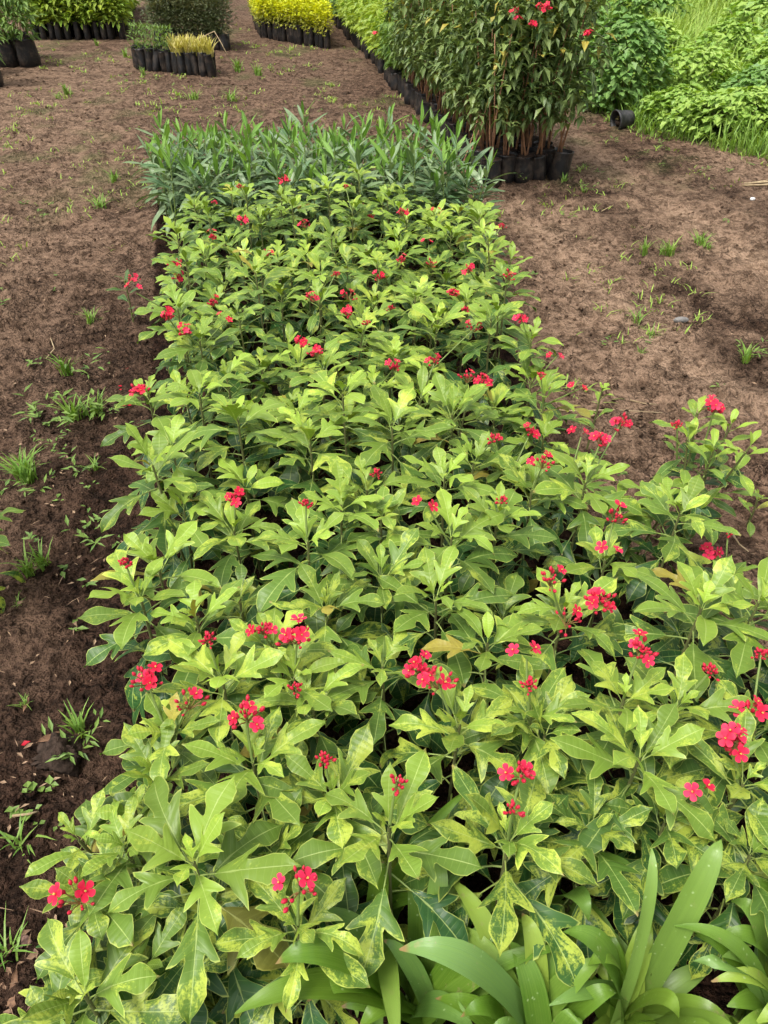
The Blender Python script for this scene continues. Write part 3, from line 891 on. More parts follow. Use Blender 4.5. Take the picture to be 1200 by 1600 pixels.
FLOWERS = [
    (230, 1065, 'B'), (295, 1100, 'M'), (385, 1120, 'B'), (465, 998, 'B'), (412, 985, 'M'), (325, 997, 'D'), (460, 1075, 'D'), (655, 1048, 'B'), (685, 1068, 'M'),
    (620, 1222, 'D'), (814, 1208, 'M'), (802, 1265, 'D'), (1000, 1020, 'B'), (1112, 1047, 'D'), (1172, 1110, 'B'), (1148, 1162, 'B'), (885, 970, 'M'),
    (938, 942, 'B'), (860, 907, 'M'), (827, 1068, 'D'), (823, 1030, 's'), (508, 1185, 'D'), (468, 1385, 'M'), (122, 1405, 'M'), (195, 877, 'D'),
    (960, 810, 'M'), (1110, 862, 'B'), (1138, 830, 'D'), (970, 663, 'B'), (938, 692, 'B'), (908, 683, 's'), (905, 608, 's'),
    (870, 557, 's'), (848, 725, 'M'), (830, 675, 'B'), (770, 685, 'M'), (785, 780, 'D'), (588, 738, 'D'), (478, 785, 'D'), (368, 777, 'B'), (668, 790, 's'), (218, 612, 'B'),
    (755, 597, 'B'), (730, 592, 'M'), (617, 573, 'M'), (680, 565, 'M'), (472, 536, 'B'), (495, 552, 'B'), (742, 513, 'M'), (815, 497, 'B'), (845, 585, 'D'),
    (542, 490, 'B'), (573, 503, 'D'), (488, 467, 'B'), (525, 427, 'D'), (545, 463, 'M'), (593, 433, 'B'), (290, 518, 'B'), (262, 495, 'B'), 
    (333, 472, 'M'), (353, 500, 's'), (210, 437, 'B'), (213, 458, 's'), (275, 412, 'B'), (280, 432, 'B'), (418, 398, 'M'), (332, 370, 'M'), (382, 347, 'B'), (375, 290, 'D'),
    (335, 315, 'D'), (445, 283, 'B'), (540, 290, 'D'), (476, 352, 'M'), (571, 327, 'M'), (578, 339, 'B'), (628, 333, 'B'), (682, 332, 's'),
    (627, 405, 'M'), (673, 413, 'M'), (733, 422, 'B'), (708, 457, 'B'), (728, 482, 'D'), (795, 432, 'M'), (670, 383, 's'), (785, 352, 'D'),
    (610, 480, 'D'), (960, 868, 's'), (1190, 1020, 'D'), (1100, 1240, 's'),
]
# the lone shrub's own flowers
for (px, py, k) in ((1116, 638, 'B'), (1058, 662, 'D')):
    y0 = LONE[1] - (0.0 if k == 'B' else 0.02)
    p = at_depth(px, py, y0)
    loc = p - Vector((LONE[0], LONE[1], 0))
    add_flower_cluster(LONE[2], (loc.x * 0.75, loc.y, loc.z - 0.12), loc, k, rng)
    LONE[5].append(k)
for (px, py, k) in FLOWERS:
    best = None
    for q in SHRUBS:
        if q is LONE:
            continue
        for zz in (0.05, 0.085):
            p = at(px, py, q[3] + zz)
            d = min(math.hypot(p.x - q[0] - tt.x, p.y - q[1] - tt.y) for tt in q[4]) + (0.05 if q in (SMALL, YOUNG2) else 0)
            if best is None or d < best[0]:
                best = (d, q, p)
    d, s, p = best
    loc = p - Vector((s[0], s[1], 0))
    top = min(s[4], key=lambda t: (t - loc).length)
    add_flower_cluster(s[2], top * 0.94, loc, k, rng, 0.0142 if p.y < 2.2 else 0.0128)
    s[5].append(k)

# labels: by flowers and by place in the bed, rows counted from the camera's end
NAMED = {}
def near_shrub(px, py, z):
    p = at(px, py, z)
    return min(SHRUBS, key=lambda q: (q[0] - p.x) ** 2 + (q[1] - p.y) ** 2)
for (px, py, h, text) in [
    (297, 1338, .50, 'large pale lime shrub with star-like three-lobed leaves at the near path corner'),
    (120, 1556, .42, 'grey-green mottled shrub at the very near corner beside the weedy path'),
    (178, 1285, .44, 'bushy shrub with small curled mottled leaves beside the weedy path'),
    (470, 1462, .46, 'mottled shrub with one open red flower above reddish buds beside strap leaves'),
    (617, 1300, .50, 'shrub with bright lime centre and dense red buds behind the strap leaves'),
    (800, 1325, .45, 'mottled shrub with drooping lobed leaves and two stacked red flowers behind strap leaves'),
    (712, 1140, .47, 'yellow-mottled shrub right below the biggest double red flower cluster'),
    (992, 1190, .49, 'large light green shrub with wide lobed leaves and no open flowers'),
    (402, 1200, .47, 'yellow-edged shrub carrying the wide red flower cluster near the weedy path')]:
    NAMED[id(near_shrub(px, py, h))] = text
NAMED[id(LONE)] = 'tall shrub at the outer bed edge against bare soil, with small rounded leaves'
NAMED[id(SMALL)] = 'small young shrub with upright yellow-green leaves on the bare path edge'
NAMED[id(OUTL)] = 'small dark oval-leaved plant with red flower leaning over the weedy path'
NAMED[id(EDGE1)] = 'mottled shrub across the weedy path, only its leaf tips showing'
NAMED[id(YOUNG1)] = 'low young shrub with one red flower below the lone shrub by bare soil'
NAMED[id(YOUNG2)] = 'tiny sprouting shrub alone on the bare path soil'
rest = [s for s in SHRUBS if id(s) not in NAMED]
rest.sort(key=lambda s: s[1])
rowsz = 9
rows = [rest[i:i + rowsz] for i in range(0, len(rest), rowsz)]
for ri, row in enumerate(rows):
    row.sort(key=lambda s: s[0])
    for ci, s in enumerate(row):
        k = s[5]
        nb = sum(1 for q in k if q in 'BMs')
        nd = sum(1 for q in k if q == 'D')
        what = ('leafy shrub without flowers' if not k else 'shrub with dark red buds' if not nb else 'shrub with red flowers' if nb > 1 else 'shrub with one red flower cluster')
        NAMED[id(s)] = f'{what}, {ORD[ci]} from the weedy path in the {ORD[ri]} bed row'
for s in SHRUBS:
    s[2]['label'] = NAMED[id(s)]

# ------------------------------------------------------------------ strap-leaved lilies in the near corner
def strap_mesh(pts, width, side, seed, fold=0.22, n=18):
    rng = np.random.default_rng(seed)
    a, b, c, d = [Vector(p) for p in pts]
    side = Vector(side).normalized()
    V, UV = [], []
    ph = rng.uniform(0, 6.28)
    cols = (-1, -0.55, 0, 0.55, 1)
    for i in range(n + 1):
        t = i / n
        p = a * (1 - t) ** 3 + b * 3 * t * (1 - t) ** 2 + c * 3 * t * t * (1 - t) + d * t ** 3
        tan = ((b - a) * (1 - t) ** 2 + (c - b) * 2 * t * (1 - t) + (d - c) * t * t).normalized()
        s = (side - tan * side.dot(tan)).normalized()
        nor = s.cross(tan)
        w = width * (0.62 + 0.38 * min(1, t / 0.35)) * (1 if t < 0.55 else math.cos((t - 0.55) / 0.45 * math.pi / 2) ** 0.8) * 0.5
        w = max(w, 0.0008)
        for q in cols:
            z = fold * w * (abs(q) ** 1.5) + 0.05 * width * math.sin(t * 9 + ph) * q * abs(q)
            V.append(p + s * (q * w) + nor * z)
            UV.append((0.5 + q * 0.5, t))
    F = []
    m = len(cols)
    for i in range(n):
        for q in range(m - 1):
            F.append((i * m + q, i * m + q + 1, (i + 1) * m + q + 1, (i + 1) * m + q))
    return new_mesh('leaf', np.array([tuple(v) for v in V]), F, M['strap'], UV)
LILY_LABELS = ['strap-leaved lily whose wide arching leaves fill the bottom middle of the bed', 'strap-leaved lily with one tall narrow leaf standing beside a broad slanting one',
               'strap-leaved lily with yellowing leaves at the near corner furthest from weeds', 'strap-leaved lily half hidden under the mottled shrubs beside bright red buds',
               'strap-leaved lily with a single dark blade rising between the shrubs',
               'strap-leaved lily at the very bottom between the arching leaves', 'strap-leaved lily at the outer picture edge below the mottled shrubs']
LILY = [Vector((0.06, 0.47, 0)), Vector((0.42, 0.47, 0)), Vector((0.66, 0.46, 0)), Vector((-0.04, 0.58, 0)), Vector((0.28, 0.66, 0)), Vector((0.24, 0.40, 0)), Vector((0.80, 0.56, 0))]
lroots = [thing('strap_leaf_lily', LILY_LABELS[i], 'lily plant', p, 0, 'strap-leaved lilies in the near corner') for i, p in enumerate(LILY)]
lseed = [500]
def strap(ci, tip, width, arch=0.22, side=None, color=(0, 0, 0), fold=0.2, base_off=None, zb=0.03):
    """one leaf of lily ci, from its neck to the tip (a point of the place)"""
    lseed[0] += 1
    r = np.random.default_rng(lseed[0])
    tip = Vector(tip) - LILY[ci]
    base = Vector((r.uniform(-.03, .03), r.uniform(-.03, .03), zb)) if base_off is None else Vector(base_off)
    hv = Vector((tip.x - base.x, tip.y - base.y, 0))
    up = Vector((0, 0, 1))
    c1 = base + hv * 0.12 + up * (max(tip.z, 0.16) - base.z) * 0.62
    c2 = base + hv * 0.58 + up * ((tip.z - base.z) * 0.95 + arch)
    if side is None:
        side = hv.cross(up)
        if side.length < 0.03:
            side = Vector((1, 0.2, 0))
    me = strap_mesh((base, c1, c2, tip), width * 0.84, side, lseed[0], fold)
    obj('leaf', me, lroots[ci], color=(*color, 1))
for i, p in enumerate(LILY):
    mb = MB()
    mb.tube([(0, 0, -0.02), (0, 0, 0.03), (0, 0, 0.08)], [0.045, 0.04, 0.026], 9)
    obj('bulb_neck', mb.build('bulb_neck', M['stalk']), lroots[i])
strap(5, at(624, 1484, .42), .062, .13, color=(0, .9, 0))
strap(0, at(430, 1506, .45), .060, .12)
strap(1, at(878, 1456, .38), .056, .08, color=(0, .15, 0))
strap(1, at(1018, 1325, .48), .028, .03, side=(1, .15, 0), color=(.35, .5, 0))
strap(1, at(1126, 1312, .46), .054, .03, side=(1, -.3, 0), color=(.25, .35, 0))
strap(2, at(1225, 1415, .38), .052, .10, color=(.1, .2, 0))
strap(0, at(795, 1438, .32), .054, .05, side=(1, -.5, 0))
strap(3, at(598, 1346, .38), .044, .02, side=(1, .1, 0))
strap(1, at(918, 1508, .33), .050, .10, color=(.1, 0, 0))
strap(0, at(366, 1585, .40), .056, .12, color=(.12, 0, 0))
strap(0, at(600, 1470, .34), .038, .03, side=(1, .2, 0), color=(0, .7, 0))
strap(4, at(858, 1206, .42), .048, .02, side=(1, .1, 0))
strap(3, at(730, 1236, .42), .032, .02, side=(1, .2, 0))
strap(4, at(985, 1265, .34), .050, .06, side=(1, -.4, 0))
strap(2, at(1082, 1502, .34), .050, .08, side=(1, -.6, 0), color=(.1, .6, 0))
strap(2, at(1142, 1408, .36), .050, .10, color=(.05, .3, 0))
strap(2, at(1112, 1534, .32), .040, .10, color=(.75, 0, 0))
strap(2, at(1205, 1470, .36), .044, .06, color=(.5, 0, 0))
strap(2, at(1075, 1452, .30), .040, .08, color=(0, 0, 0))
strap(1, at(800, 1432, .24), .046, .03, side=(1, -.2, 0))
strap(1, at(985, 1470, .24), .028, .02, side=(1, .3, 0), color=(.7, 0, 0))
strap(3, at(540, 1420, .32), .042, .02, side=(1, .3, 0))
strap(3, at(690, 1400, .28), .042, .03, side=(1, -.2, 0))
strap(0, at(480, 1565, .36), .052, .12)
strap(4, at(920, 1440, .34), .050, .10, color=(0, .3, 0))
strap(5, at(760, 1620, .34), .056, .10, color=(.05, .3, 0))
strap(5, at(680, 1560, .26), .050, .08)
strap(5, at(900, 1590, .28), .050, .10, color=(0, .2, 0))
strap(1, at(1060, 1590, .30), .046, .10, color=(.3, 0, 0))
strap(2, at(1180, 1600, .30), .046, .10, color=(.6, 0, 0))
strap(6, at(1200, 1530, .34), .046, .08, color=(.3, .1, 0))
strap(6, at(1150, 1370, .34), .046, .05, side=(1, -.2, 0))
strap(0, at(560, 1610, .26), .050, .10, color=(.1, 0, 0))
rng = np.random.default_rng(33)
for ci, nl in ((0, 16), (1, 18), (2, 18), (3, 8), (4, 7), (5, 14), (6, 10)):
    for k in range(nl):
        a = rng.uniform(0, 6.28)
        d = rng.uniform(0.10, 0.26)
        zt = rng.uniform(0.12, 0.38)
        tip = LILY[ci] + Vector((d * math.cos(a), d * math.sin(a), zt))
        if ci in (3, 4) and zt > 0.3:
            zt = 0.3
        strap(ci, tip, rng.uniform(0.036, 0.054), rng.uniform(0.02, 0.12), color=(rng.random() ** 4 * 0.8, rng.random() ** 2 * 0.6, 0))

# ------------------------------------------------------------------ oleanders behind the shrubs
OLE_OUT = [(0, 0, 0), (.12, .042, .12), (.28, .080, .28), (.45, .096, .45), (.62, .088, .62), (.8, .055, .8), (.93, .020, .93), (1, 0, 1)]
OLEAF = [leaf_mesh('leaf', OLE_OUT, M['oleander'], 600 + k, droop=0.15 + 0.22 * (k % 5), fold=0.35, wave=0.01, pet=0.05, asym=0.05, jit=0.003, spread=1.0, segs=1) for k in range(7)]
OLEAF_Y = [leaf_mesh('leaf', OLE_OUT, M['oleander_young'], 620 + k, droop=0.05 + 0.1 * k, fold=0.4, wave=0.01, pet=0.04, asym=0.05, jit=0.003, spread=1.0, segs=1) for k in range(3)]
rng = np.random.default_rng(44)
OLE = []
for j in range(6):
    yy = 4.62 + 0.185 * j
    n = 12
    for i in range(n):
        x0, x1 = bed_left(yy) - 0.02 + 0.06, 0.60 - 0.03 * j
        OLE.append((x0 + (x1 - x0) * (i + 0.5) / n + rng.normal(0, 0.022), yy + rng.normal(0, 0.025), j, i))
for (x, y, j, i) in OLE:
    row = ['front', 'second', 'third', 'fourth', 'fifth', 'back'][j]
    root = thing('oleander_plant', f'narrow-leaved oleander, {ORD[i]} from the weedy path in the oleanders\' {row} row', 'oleander', (x, y, 0), 0, 'oleanders behind the variegated shrubs')
    edge = i in (0, 11) or j in (0, 5)
    for s in range(2):
        a = rng.uniform(0, 6.28)
        h = rng.uniform(0.40, 0.58) * (1 if s == 0 else 0.85)
        top = Vector((0.09 * math.cos(a) * (s + 0.4), 0.09 * math.sin(a) * (s + 0.4), h))
        tube_between('stem', M['stalk'], (0, 0, 0.08), top, 0.004, root, 'olstem', 0.4)
        az = rng.uniform(0, 6.28)
        nl = 20 if s == 0 else 16
        for k in range(nl):
            f = k / (nl - 1)
            z = h - (h - 0.15) * f
            p = top * (0.3 + 0.7 * z / h)
            p.z = z
            az += 2.094 * (1 if k % 3 else 1.3) + rng.normal(0, 0.2)
            el = rad(80) - rad(62) * min(1, k / 8) ** 0.7 + rng.normal(0, 0.16) - (0.5 if f > 0.75 else 0)
            me = OLEAF_Y[rng.integers(0, 3)] if k < (5 if s == 0 and rng.random() < 0.6 else 2) else OLEAF[rng.integers(0, 7)]
            obj('leaf', me, root, p, rot_leaf(az, el, rng.normal(0, 0.3)), 0.185 * min(1, 0.55 + 0.09 * k) * rng.uniform(0.8, 1.2))

# ------------------------------------------------------------------ plants in black bags further off
def crown_mesh(name, mat, rng, n, zr, r, ll, lw, droop, power=0.6, n_up=0.5, bottom=0.6, curl=0.25):
    """leaves spread through an uneven crown volume, hanging or rising by droop"""
    z = zr[0] + (zr[1] - zr[0]) * rng.random(n) ** 0.85
    f = (z - zr[0]) / (zr[1] - zr[0])
    az = rng.uniform(0, 2 * np.pi, n)
    lob = 1 + 0.28 * np.sin(3 * az + 5 * f + rng.uniform(0, 6)) * 0.8
    env = r * lob * np.where(f < 0.35, bottom + (1 - bottom) * f / 0.35, np.sqrt(np.clip(1 - ((f - 0.35) / 0.68) ** 2, 0.03, 1)))
    rr = env * rng.random(n) ** power
    P = np.stack([rr * np.cos(az), rr * np.sin(az), z], 1)
    az2 = az + rng.normal(0, 0.7, n)
    el = droop + rng.normal(0, 0.35, n)
    D = np.stack([np.cos(az2) * np.cos(el), np.sin(az2) * np.cos(el), np.sin(el)], 1)
    N = np.stack([-np.cos(az2) * np.sin(el), -np.sin(az2) * np.sin(el), np.cos(el)], 1) + rng.normal(0, 0.25, (n, 3))
    L = ll * rng.uniform(0.65, 1.25, n)
    V, F, uv = leaf_soup(P, D, N, L, L * lw, 0.18, curl)
    return new_mesh(name, V, F, mat, uv, smooth=False)
def twig_mesh(name, mat, rng, n, z0, z1, r, rad0=0.005, spread=0.5):
    mb = MB()
    for k in range(n):
        a = rng.uniform(0, 6.28)
        b0 = Vector((0.015 * math.cos(a), 0.015 * math.sin(a), z0))
        e = Vector((r * spread * math.cos(a), r * spread * math.sin(a), z1 * rng.uniform(0.85, 1.05)))
        mid = b0.lerp(e, 0.5) + Vector((rng.normal(0, 0.012), rng.normal(0, 0.012), 0))
        mb.tube([b0, mid, e], [rad0, rad0 * 0.8, rad0 * 0.5], 5)
    return mb.build(name, mat)
rng = np.random.default_rng(55)
BAG_M = [bag_mesh(0.078, 0.20, 10 + k) for k in range(4)]
BAGSOIL_M = bagsoil_mesh(0.075, 0.20)
BAG_S = [bag_mesh(0.052, 0.25, 20 + k) for k in range(4)]
BAG_B = [bag_mesh(0.135, 0.33, 30 + k) for k in range(3)]
BAGSOIL_B = bagsoil_mesh(0.13, 0.33)
def bagged(name, label, cat, group, x, y, bags, crowns, trunks=None, scale=1.0, soil=None, crown_name='crown', rz=None, tilt=0.0, extra=None):
    root = thing(name, label, cat, (x, y, 0), rng.uniform(0, 6.28) if rz is None else rz, group)
    k = rng.integers(0, len(bags))
    bs = rng.uniform(0.93, 1.07)
    obj('nursery_bag', bags[k], root, (0, 0, -0.005), Quaternion((1, 0, 0), tilt + rng.normal(0, 0.035)), (bs, bs, rng.uniform(0.88, 1.08)))
    if soil:
        obj('potting_soil', soil, root)
    if trunks:
        obj('trunk', trunks[rng.integers(0, len(trunks))], root, scale=scale)
    c = obj(crown_name, crowns[rng.integers(0, len(crowns))], root, scale=scale)
    c['kind'] = 'stuff'
    if extra:
        c2 = obj('young_shoots', extra[rng.integers(0, len(extra))], root, scale=scale)
        c2['kind'] = 'stuff'
    return root
# a) tall red-flowering shrubs on bare reddish stems
def tall_crown(k):
    """whorls of long drooping leaves at the ends of several branches"""
    r_ = np.random.default_rng(900 + k)
    Vs, Fs, Us, off = [], [], [], 0
    P, D, N, L = [], [], [], []
    nb = 38
    for b in range(nb):
        a = 2.4 * b + r_.normal(0, 0.3)
        zt = 0.54 + 0.80 * ((b + 0.5) / nb) + r_.normal(0, 0.05)
        rr = r_.uniform(0.08, 0.30) * (1 - 0.35 * max(0, (zt - 0.95) / 0.4)) * (0.75 if zt < 0.62 else 1)
        c = np.array([rr * math.cos(a), rr * math.sin(a), zt])
        for q in range(11):
            az = a + 2.4 * q + r_.normal(0, 0.3) if q > 2 else a + r_.normal(0, 0.5)
            el = rad(35) - rad(75) * (q / 10) + r_.normal(0, 0.22)
            P.append(c - np.array([0, 0, 0.012 * q]) + r_.normal(0, 0.012, 3))
            D.append((math.cos(az) * math.cos(el), math.sin(az) * math.cos(el), math.sin(el)))
            N.append((-math.cos(az) * math.sin(el), -math.sin(az) * math.sin(el), math.cos(el)))
            L.append(r_.uniform(0.07, 0.122) * min(1, 0.6 + 0.1 * q))
    L = np.array(L)
    V, F, uv = leaf_soup(np.array(P), np.array(D), np.array(N), L, L * 0.44, 0.16, 0.3, 0.5)
    return new_mesh('crown', V, F, M['talltop'], uv, smooth=False)
TALL_C = [tall_crown(k) for k in range(6)]
TALL_T = []
for k in range(4):
    r_ = np.random.default_rng(940 + k)
    mb = MB()
    for q in range(3):
        a = 2.1 * q + r_.uniform(0, 1)
        p0 = Vector((0.02 * math.cos(a), 0.02 * math.sin(a), 0.17))
        p1 = p0 + Vector((r_.normal(0, 0.03), r_.normal(0, 0.03), 0.22))
        p2 = p1 + Vector((0.04 * math.cos(a) + r_.normal(0, 0.02), 0.05 * math.sin(a) + r_.normal(0, 0.02), 0.3))
        p3 = p2 + Vector((0.06 * math.cos(a), 0.06 * math.sin(a), 0.38))
        mb.tube([p0, p1, p2, p3], [0.0085, 0.007, 0.0055, 0.003], 6)
    TALL_T.append(mb.build('trunk', M['bark']))
A0, AD = Vector((0.80, 6.13, 0)), Vector((-0.15, 1, 0)).normalized()
AR = Vector((1.0, 0.10, 0)).normalized()
TALL = []
for j in range(19):
    for i in range(5):
        if j > 9 and i > 2:
            continue
        p = A0 + AD * (0.20 * j) + AR * (0.130 * i)
        x, y = p.x + rng.normal(0, 0.018), p.y + rng.normal(0, 0.02)
        lab = (f'tall red-flowering shrub in a black bag, {ORD[i]} from the oleanders in front row' if j == 0 else
               f'tall bagged shrub on the oleander side, {ORD[j]} behind the front corner' if i == 0 else
               f'tall bagged shrub inside the tall block, {ORD[i]} along its {ORD[j]} row')
        r = bagged('tall_shrub', lab, 'shrub', 'tall shrubs in black bags', x, y, BAG_M, TALL_C, TALL_T, rng.uniform(0.88, 1.10) * (1 if j < 14 else 0.9), BAGSOIL_M,
                   tilt=rng.normal(0, 0.05))
        TALL.append((x, y, r))
for (px, py, k) in [(690, 10, 'B'), (633, 28, 'B'), (640, 30, 's'), (730, 6, 's'), (805, 17, 'M'), (845, 14, 'B'), (832, 40, 'B'), (812, 29, 's'), (870, 45, 'B'), (918, 53, 'B'), (727, 125, 'M'),
                    (672, 55, 'M'), (588, 52, 's'), (855, 12, 'B'), (700, 38, 's')]:
    # just outside the leaves of the shrub it belongs to
    best = min(TALL, key=lambda q: abs(proj((q[0], q[1], 0.95))[0] - px) + 14 * q[1])
    y = best[1] - 0.27
    p = at_depth(px, py, y)
    rt = best[2]
    loc = Matrix.Rotation(-rt.rotation_euler.z, 3, 'Z') @ (p - Vector((best[0], best[1], 0)))
    add_flower_cluster(rt, Vector((loc.x * 0.9, loc.y * 0.9, loc.z - 0.10)), loc, k, rng, 0.021)
# dry bare stems leaning out of the tall block
for k, (px, py, qx, qy) in enumerate([(715, 285, 755, 190), (722, 260, 752, 165), (735, 240, 765, 150)]):
    y = 6.0 - 0.05 * k
    a, b = at_depth(px, py, y), at_depth(qx, qy, y + 0.35)
    mb = MB()
    mb.tube([a, a.lerp(b, 0.5) + Vector((0.015, 0, 0.02)), b], [0.006, 0.005, 0.003], 5)
    tag(obj('leaning_branch', mb.build('leaning_branch', M['bark'])), ['lowest thin dry stem leaning against the tall shrubs beside the oleanders', 'middle thin dry stem leaning against the tall shrubs beside the oleanders',
        'uppermost thin dry stem leaning against the tall shrubs beside the oleanders'][k], 'stem', 'dry stems against the tall shrubs')
# b) low seedlings going on behind the tall ones, green, then lime, then dark green
LIME_C = [crown_mesh('crown', M['lime'], rng, 110, (0.24, 0.62), 0.13, 0.10, 0.45, -0.15) for _ in range(4)]
MID_C = [crown_mesh('crown', M['mid'], rng, 120, (0.22, 0.66), 0.13, 0.10, 0.42, -0.3) for _ in range(4)]
for j in range(44):
    for i in range(3):
        p = A0 + AD * (0.20 * 19 + 0.24 * j) + AR * (0.19 * i - 0.02)
        x, y = p.x + rng.normal(0, 0.02), p.y + rng.normal(0, 0.02)
        kind = 'mid' if j < 5 or (j > 26 and j % 3) else 'lime'
        nm = 'lime-leaved' if kind == 'lime' else 'green-leaved'
        lab = f'{nm} seedling in a black bag, {ORD[j]} behind the tall shrubs on path side' if i == 0 and j < 30 else f'{nm} seedling behind the tall shrubs, {ORD[i]} across in the {ORD[j] if j < 30 else "last fourteen, " + ORD[j - 30]} rank'
        bagged('bagged_seedling', lab, 'seedling', f'{nm} seedlings behind the tall shrubs', x, y, BAG_S if kind == 'lime' else BAG_M, LIME_C if kind == 'lime' else MID_C, None,
               rng.uniform(0.9, 1.15), None)
# c) golden seedlings
GOLD_C = [crown_mesh('crown', M['gold'], rng, 90, (0.34, 0.58), 0.115, 0.048, 0.65, 0.35) for _ in range(4)]
GOLD_L = [crown_mesh('lower_leaves', M['goldlow'], rng, 70, (0.19, 0.45), 0.11, 0.048, 0.55, 0.0) for _ in range(3)]
G0, G1 = at(514, 77), at(405, 58)
gx = (G1 - G0)
gcount = 15
gback = Vector((-0.17, 1, 0)).normalized()
for j in range(19):
    for i in range(gcount):
        p = G0 + gx * ((i + 0.3) / gcount) + gback * (0.17 * j + (0.3 * j / 36 if False else 0))
        x, y = p.x + rng.normal(0, 0.015), p.y + rng.normal(0, 0.015)
        lab = f'golden seedling in a black bag, {ORD[i]} from the near corner along the front' if j == 0 else f'golden seedling in the golden block, {ORD[i]} along its {ORD[j]} row of bags'
        bagged('golden_seedling', lab, 'seedling', 'golden seedlings in bags', x, y, BAG_S, GOLD_C, None, 1.0 * rng.uniform(0.86, 1.12), None, extra=GOLD_L)
# d) small bags in the middle: thin sprigs at one end, yellowed blades at the other
SPRIG_C = [crown_mesh('sprigs', M['mid'], rng, 30, (0.22, 0.50), 0.085, 0.055, 0.28, 0.8) for _ in range(4)]
STRAW_C = []
for k in range(4):
    n = 26
    P = np.stack([rng.normal(0, 0.02, n), rng.normal(0, 0.02, n), np.full(n, 0.22)], 1)
    V, F, uv = blade_soup(P, rng.uniform(0.12, 0.26, n), rng.uniform(0.014, 0.024, n), rng.uniform(0.2, 0.75, n), rng.uniform(0, 6.28, n))
    STRAW_C.append(new_mesh('yellowed_blades', V, F, M['palestraw'], uv, smooth=False))
D0, D1 = at(213, 108), at(338, 121)
for j in range(4):
    for i in range(12):
        p = D0.lerp(D1, (i + 0.3) / 12) + Vector((0.0, 0.115 * j, 0)) + Vector((-0.02 * j, 0, 0))
        yel = i >= 6
        lab = (f'small black bag with {"yellowed blades" if yel else "thin green sprigs"}, {ORD[i]} along the lone front row' if j == 0 else
               f'small bag with {"yellowed blades" if yel else "green sprigs"}, {ORD[i]} along the {ORD[j]} row behind')
        bagged('bagged_seedling', lab, 'seedling', 'small bags in the middle, ' + ('yellowed' if yel else 'green'), p.x + rng.normal(0, 0.014), p.y + rng.normal(0, 0.03), BAG_S,
               STRAW_C if yel else SPRIG_C, None, 1.0, None, crown_name='yellowed_blades' if yel else 'sprigs', tilt=rng.normal(0, 0.10))
pts = [at_depth(283, 108, 11.3), at_depth(296, 78, 11.4), at_depth(312, 60, 11.45), at_depth(335, 49, 11.5), at_depth(345, 66, 11.4), at_depth(357, 89, 11.3)]
mb = MB()
mb.tube(pts, [0.009, 0.008, 0.008, 0.007, 0.006, 0.005], 5)
tag(obj('bent_dry_stalk', mb.build('bent_dry_stalk', M['straw'])), 'long pale dry stalk bent to a peak over the yellowed bags', 'stalk')
# e) dark fine-leaved bushes behind them
DARK_C = [crown_mesh('crown', M['dark'], rng, 420, (0.20, 0.70), 0.21, 0.055, 0.32, 0.25) for _ in range(3)]
DARK_T = [crown_mesh('young_shoots', M['brownfine'], rng, 150, (0.52, 0.82), 0.21, 0.065, 0.24, 0.9) for _ in range(3)]
C0, C1 = at(252, 72), at(364, 80)
for j in range(5):
    for i in range(8):
        p = C0.lerp(C1, (i + 0.2) / 8) + Vector((-0.05 * j, 0.17 * j, 0))
        lab = f'dark fine-leaved bush in a black bag, {ORD[i]} along its block\'s front' if j == 0 else f'dark fine-leaved bush in the dark block, {ORD[i]} along its {ORD[j]} row'
        bagged('bagged_bush', lab, 'bush', 'dark fine-leaved bushes', p.x + rng.normal(0, 0.02), p.y + rng.normal(0, 0.02), BAG_M, DARK_C, None, rng.uniform(0.88, 1.05), None, extra=DARK_T)
# f) lime saplings far on the weedy side
SAP_C = [crown_mesh('crown', M['lime'], rng, 150, (0.24, 0.80), 0.18, 0.12, 0.5, -0.05) for _ in range(5)]
L0, L1 = at(190, 62), at(48, 62)
lback = Vector((-0.23, 1, 0)).normalized()
for j in range(30):
    for i in range(11):
        p = L0.lerp(L1, i / 10.5) + lback * (0.2 * j)
        if j > 4 and i > 2:
            continue
        lab = (f'lime-leaved sapling in a black bag, {ORD[i]} along the front of the broad block' if j == 0 else f'lime-leaved sapling in the broad far block, {ORD[i]} along its {ORD[j]} row')
        bagged('bagged_sapling', lab, 'sapling', 'lime saplings in the broad block', p.x + rng.normal(0, 0.02), p.y + rng.normal(0, 0.02), BAG_S, SAP_C, None, rng.uniform(0.9, 1.08), None)
# g) large bags at the picture's side
BIG_C = [crown_mesh('crown', M['mid'], rng, 260, (0.34, 1.0), 0.26, 0.13, 0.36, -0.3) for _ in range(3)]
BIG_T = [twig_mesh('trunk', M['bark'], rng, 3, 0.3, 0.8, 0.2) for _ in range(2)]
for k, (px, py, lab) in enumerate([(48, 104, 'green-leaved tree sapling in a large black bag, end of its row nearest the small bags'), (16, 104, 'green-leaved tree sapling in a large black bag, next to the row\'s end'),
                                   (40, 93, 'green-leaved tree sapling in a large bag just behind the row\'s end'), (8, 92, 'green-leaved tree sapling second behind the row of large bags'),
                                   (-12, 135, 'green-leaved tree sapling in a large bag closest to the weedy path'), (-30, 118, 'green-leaved tree sapling in a large bag showing only leaves at the picture edge'),
                                   (-25, 104, 'green-leaved tree sapling in a large bag cut by the picture edge')]):
    p = at(px, py)
    bagged('large_bagged_sapling', lab, 'sapling', 'saplings in large bags', p.x, p.y, BAG_B, BIG_C, BIG_T, rng.uniform(0.9, 1.02), BAGSOIL_B)
# dark plants at the far end of the path
for k, (px, py) in enumerate([(478, 12), (492, 10), (485, 4), (500, 2), (462, -4), (475, -8)]):
    p = at(px, py)
    bagged('bagged_bush', 'dark bush in a bag at the far end of the path past the golden block', 'bush', 'dark bushes at the far path end', p.x, p.y, BAG_M, DARK_C, None, 1.05, None)

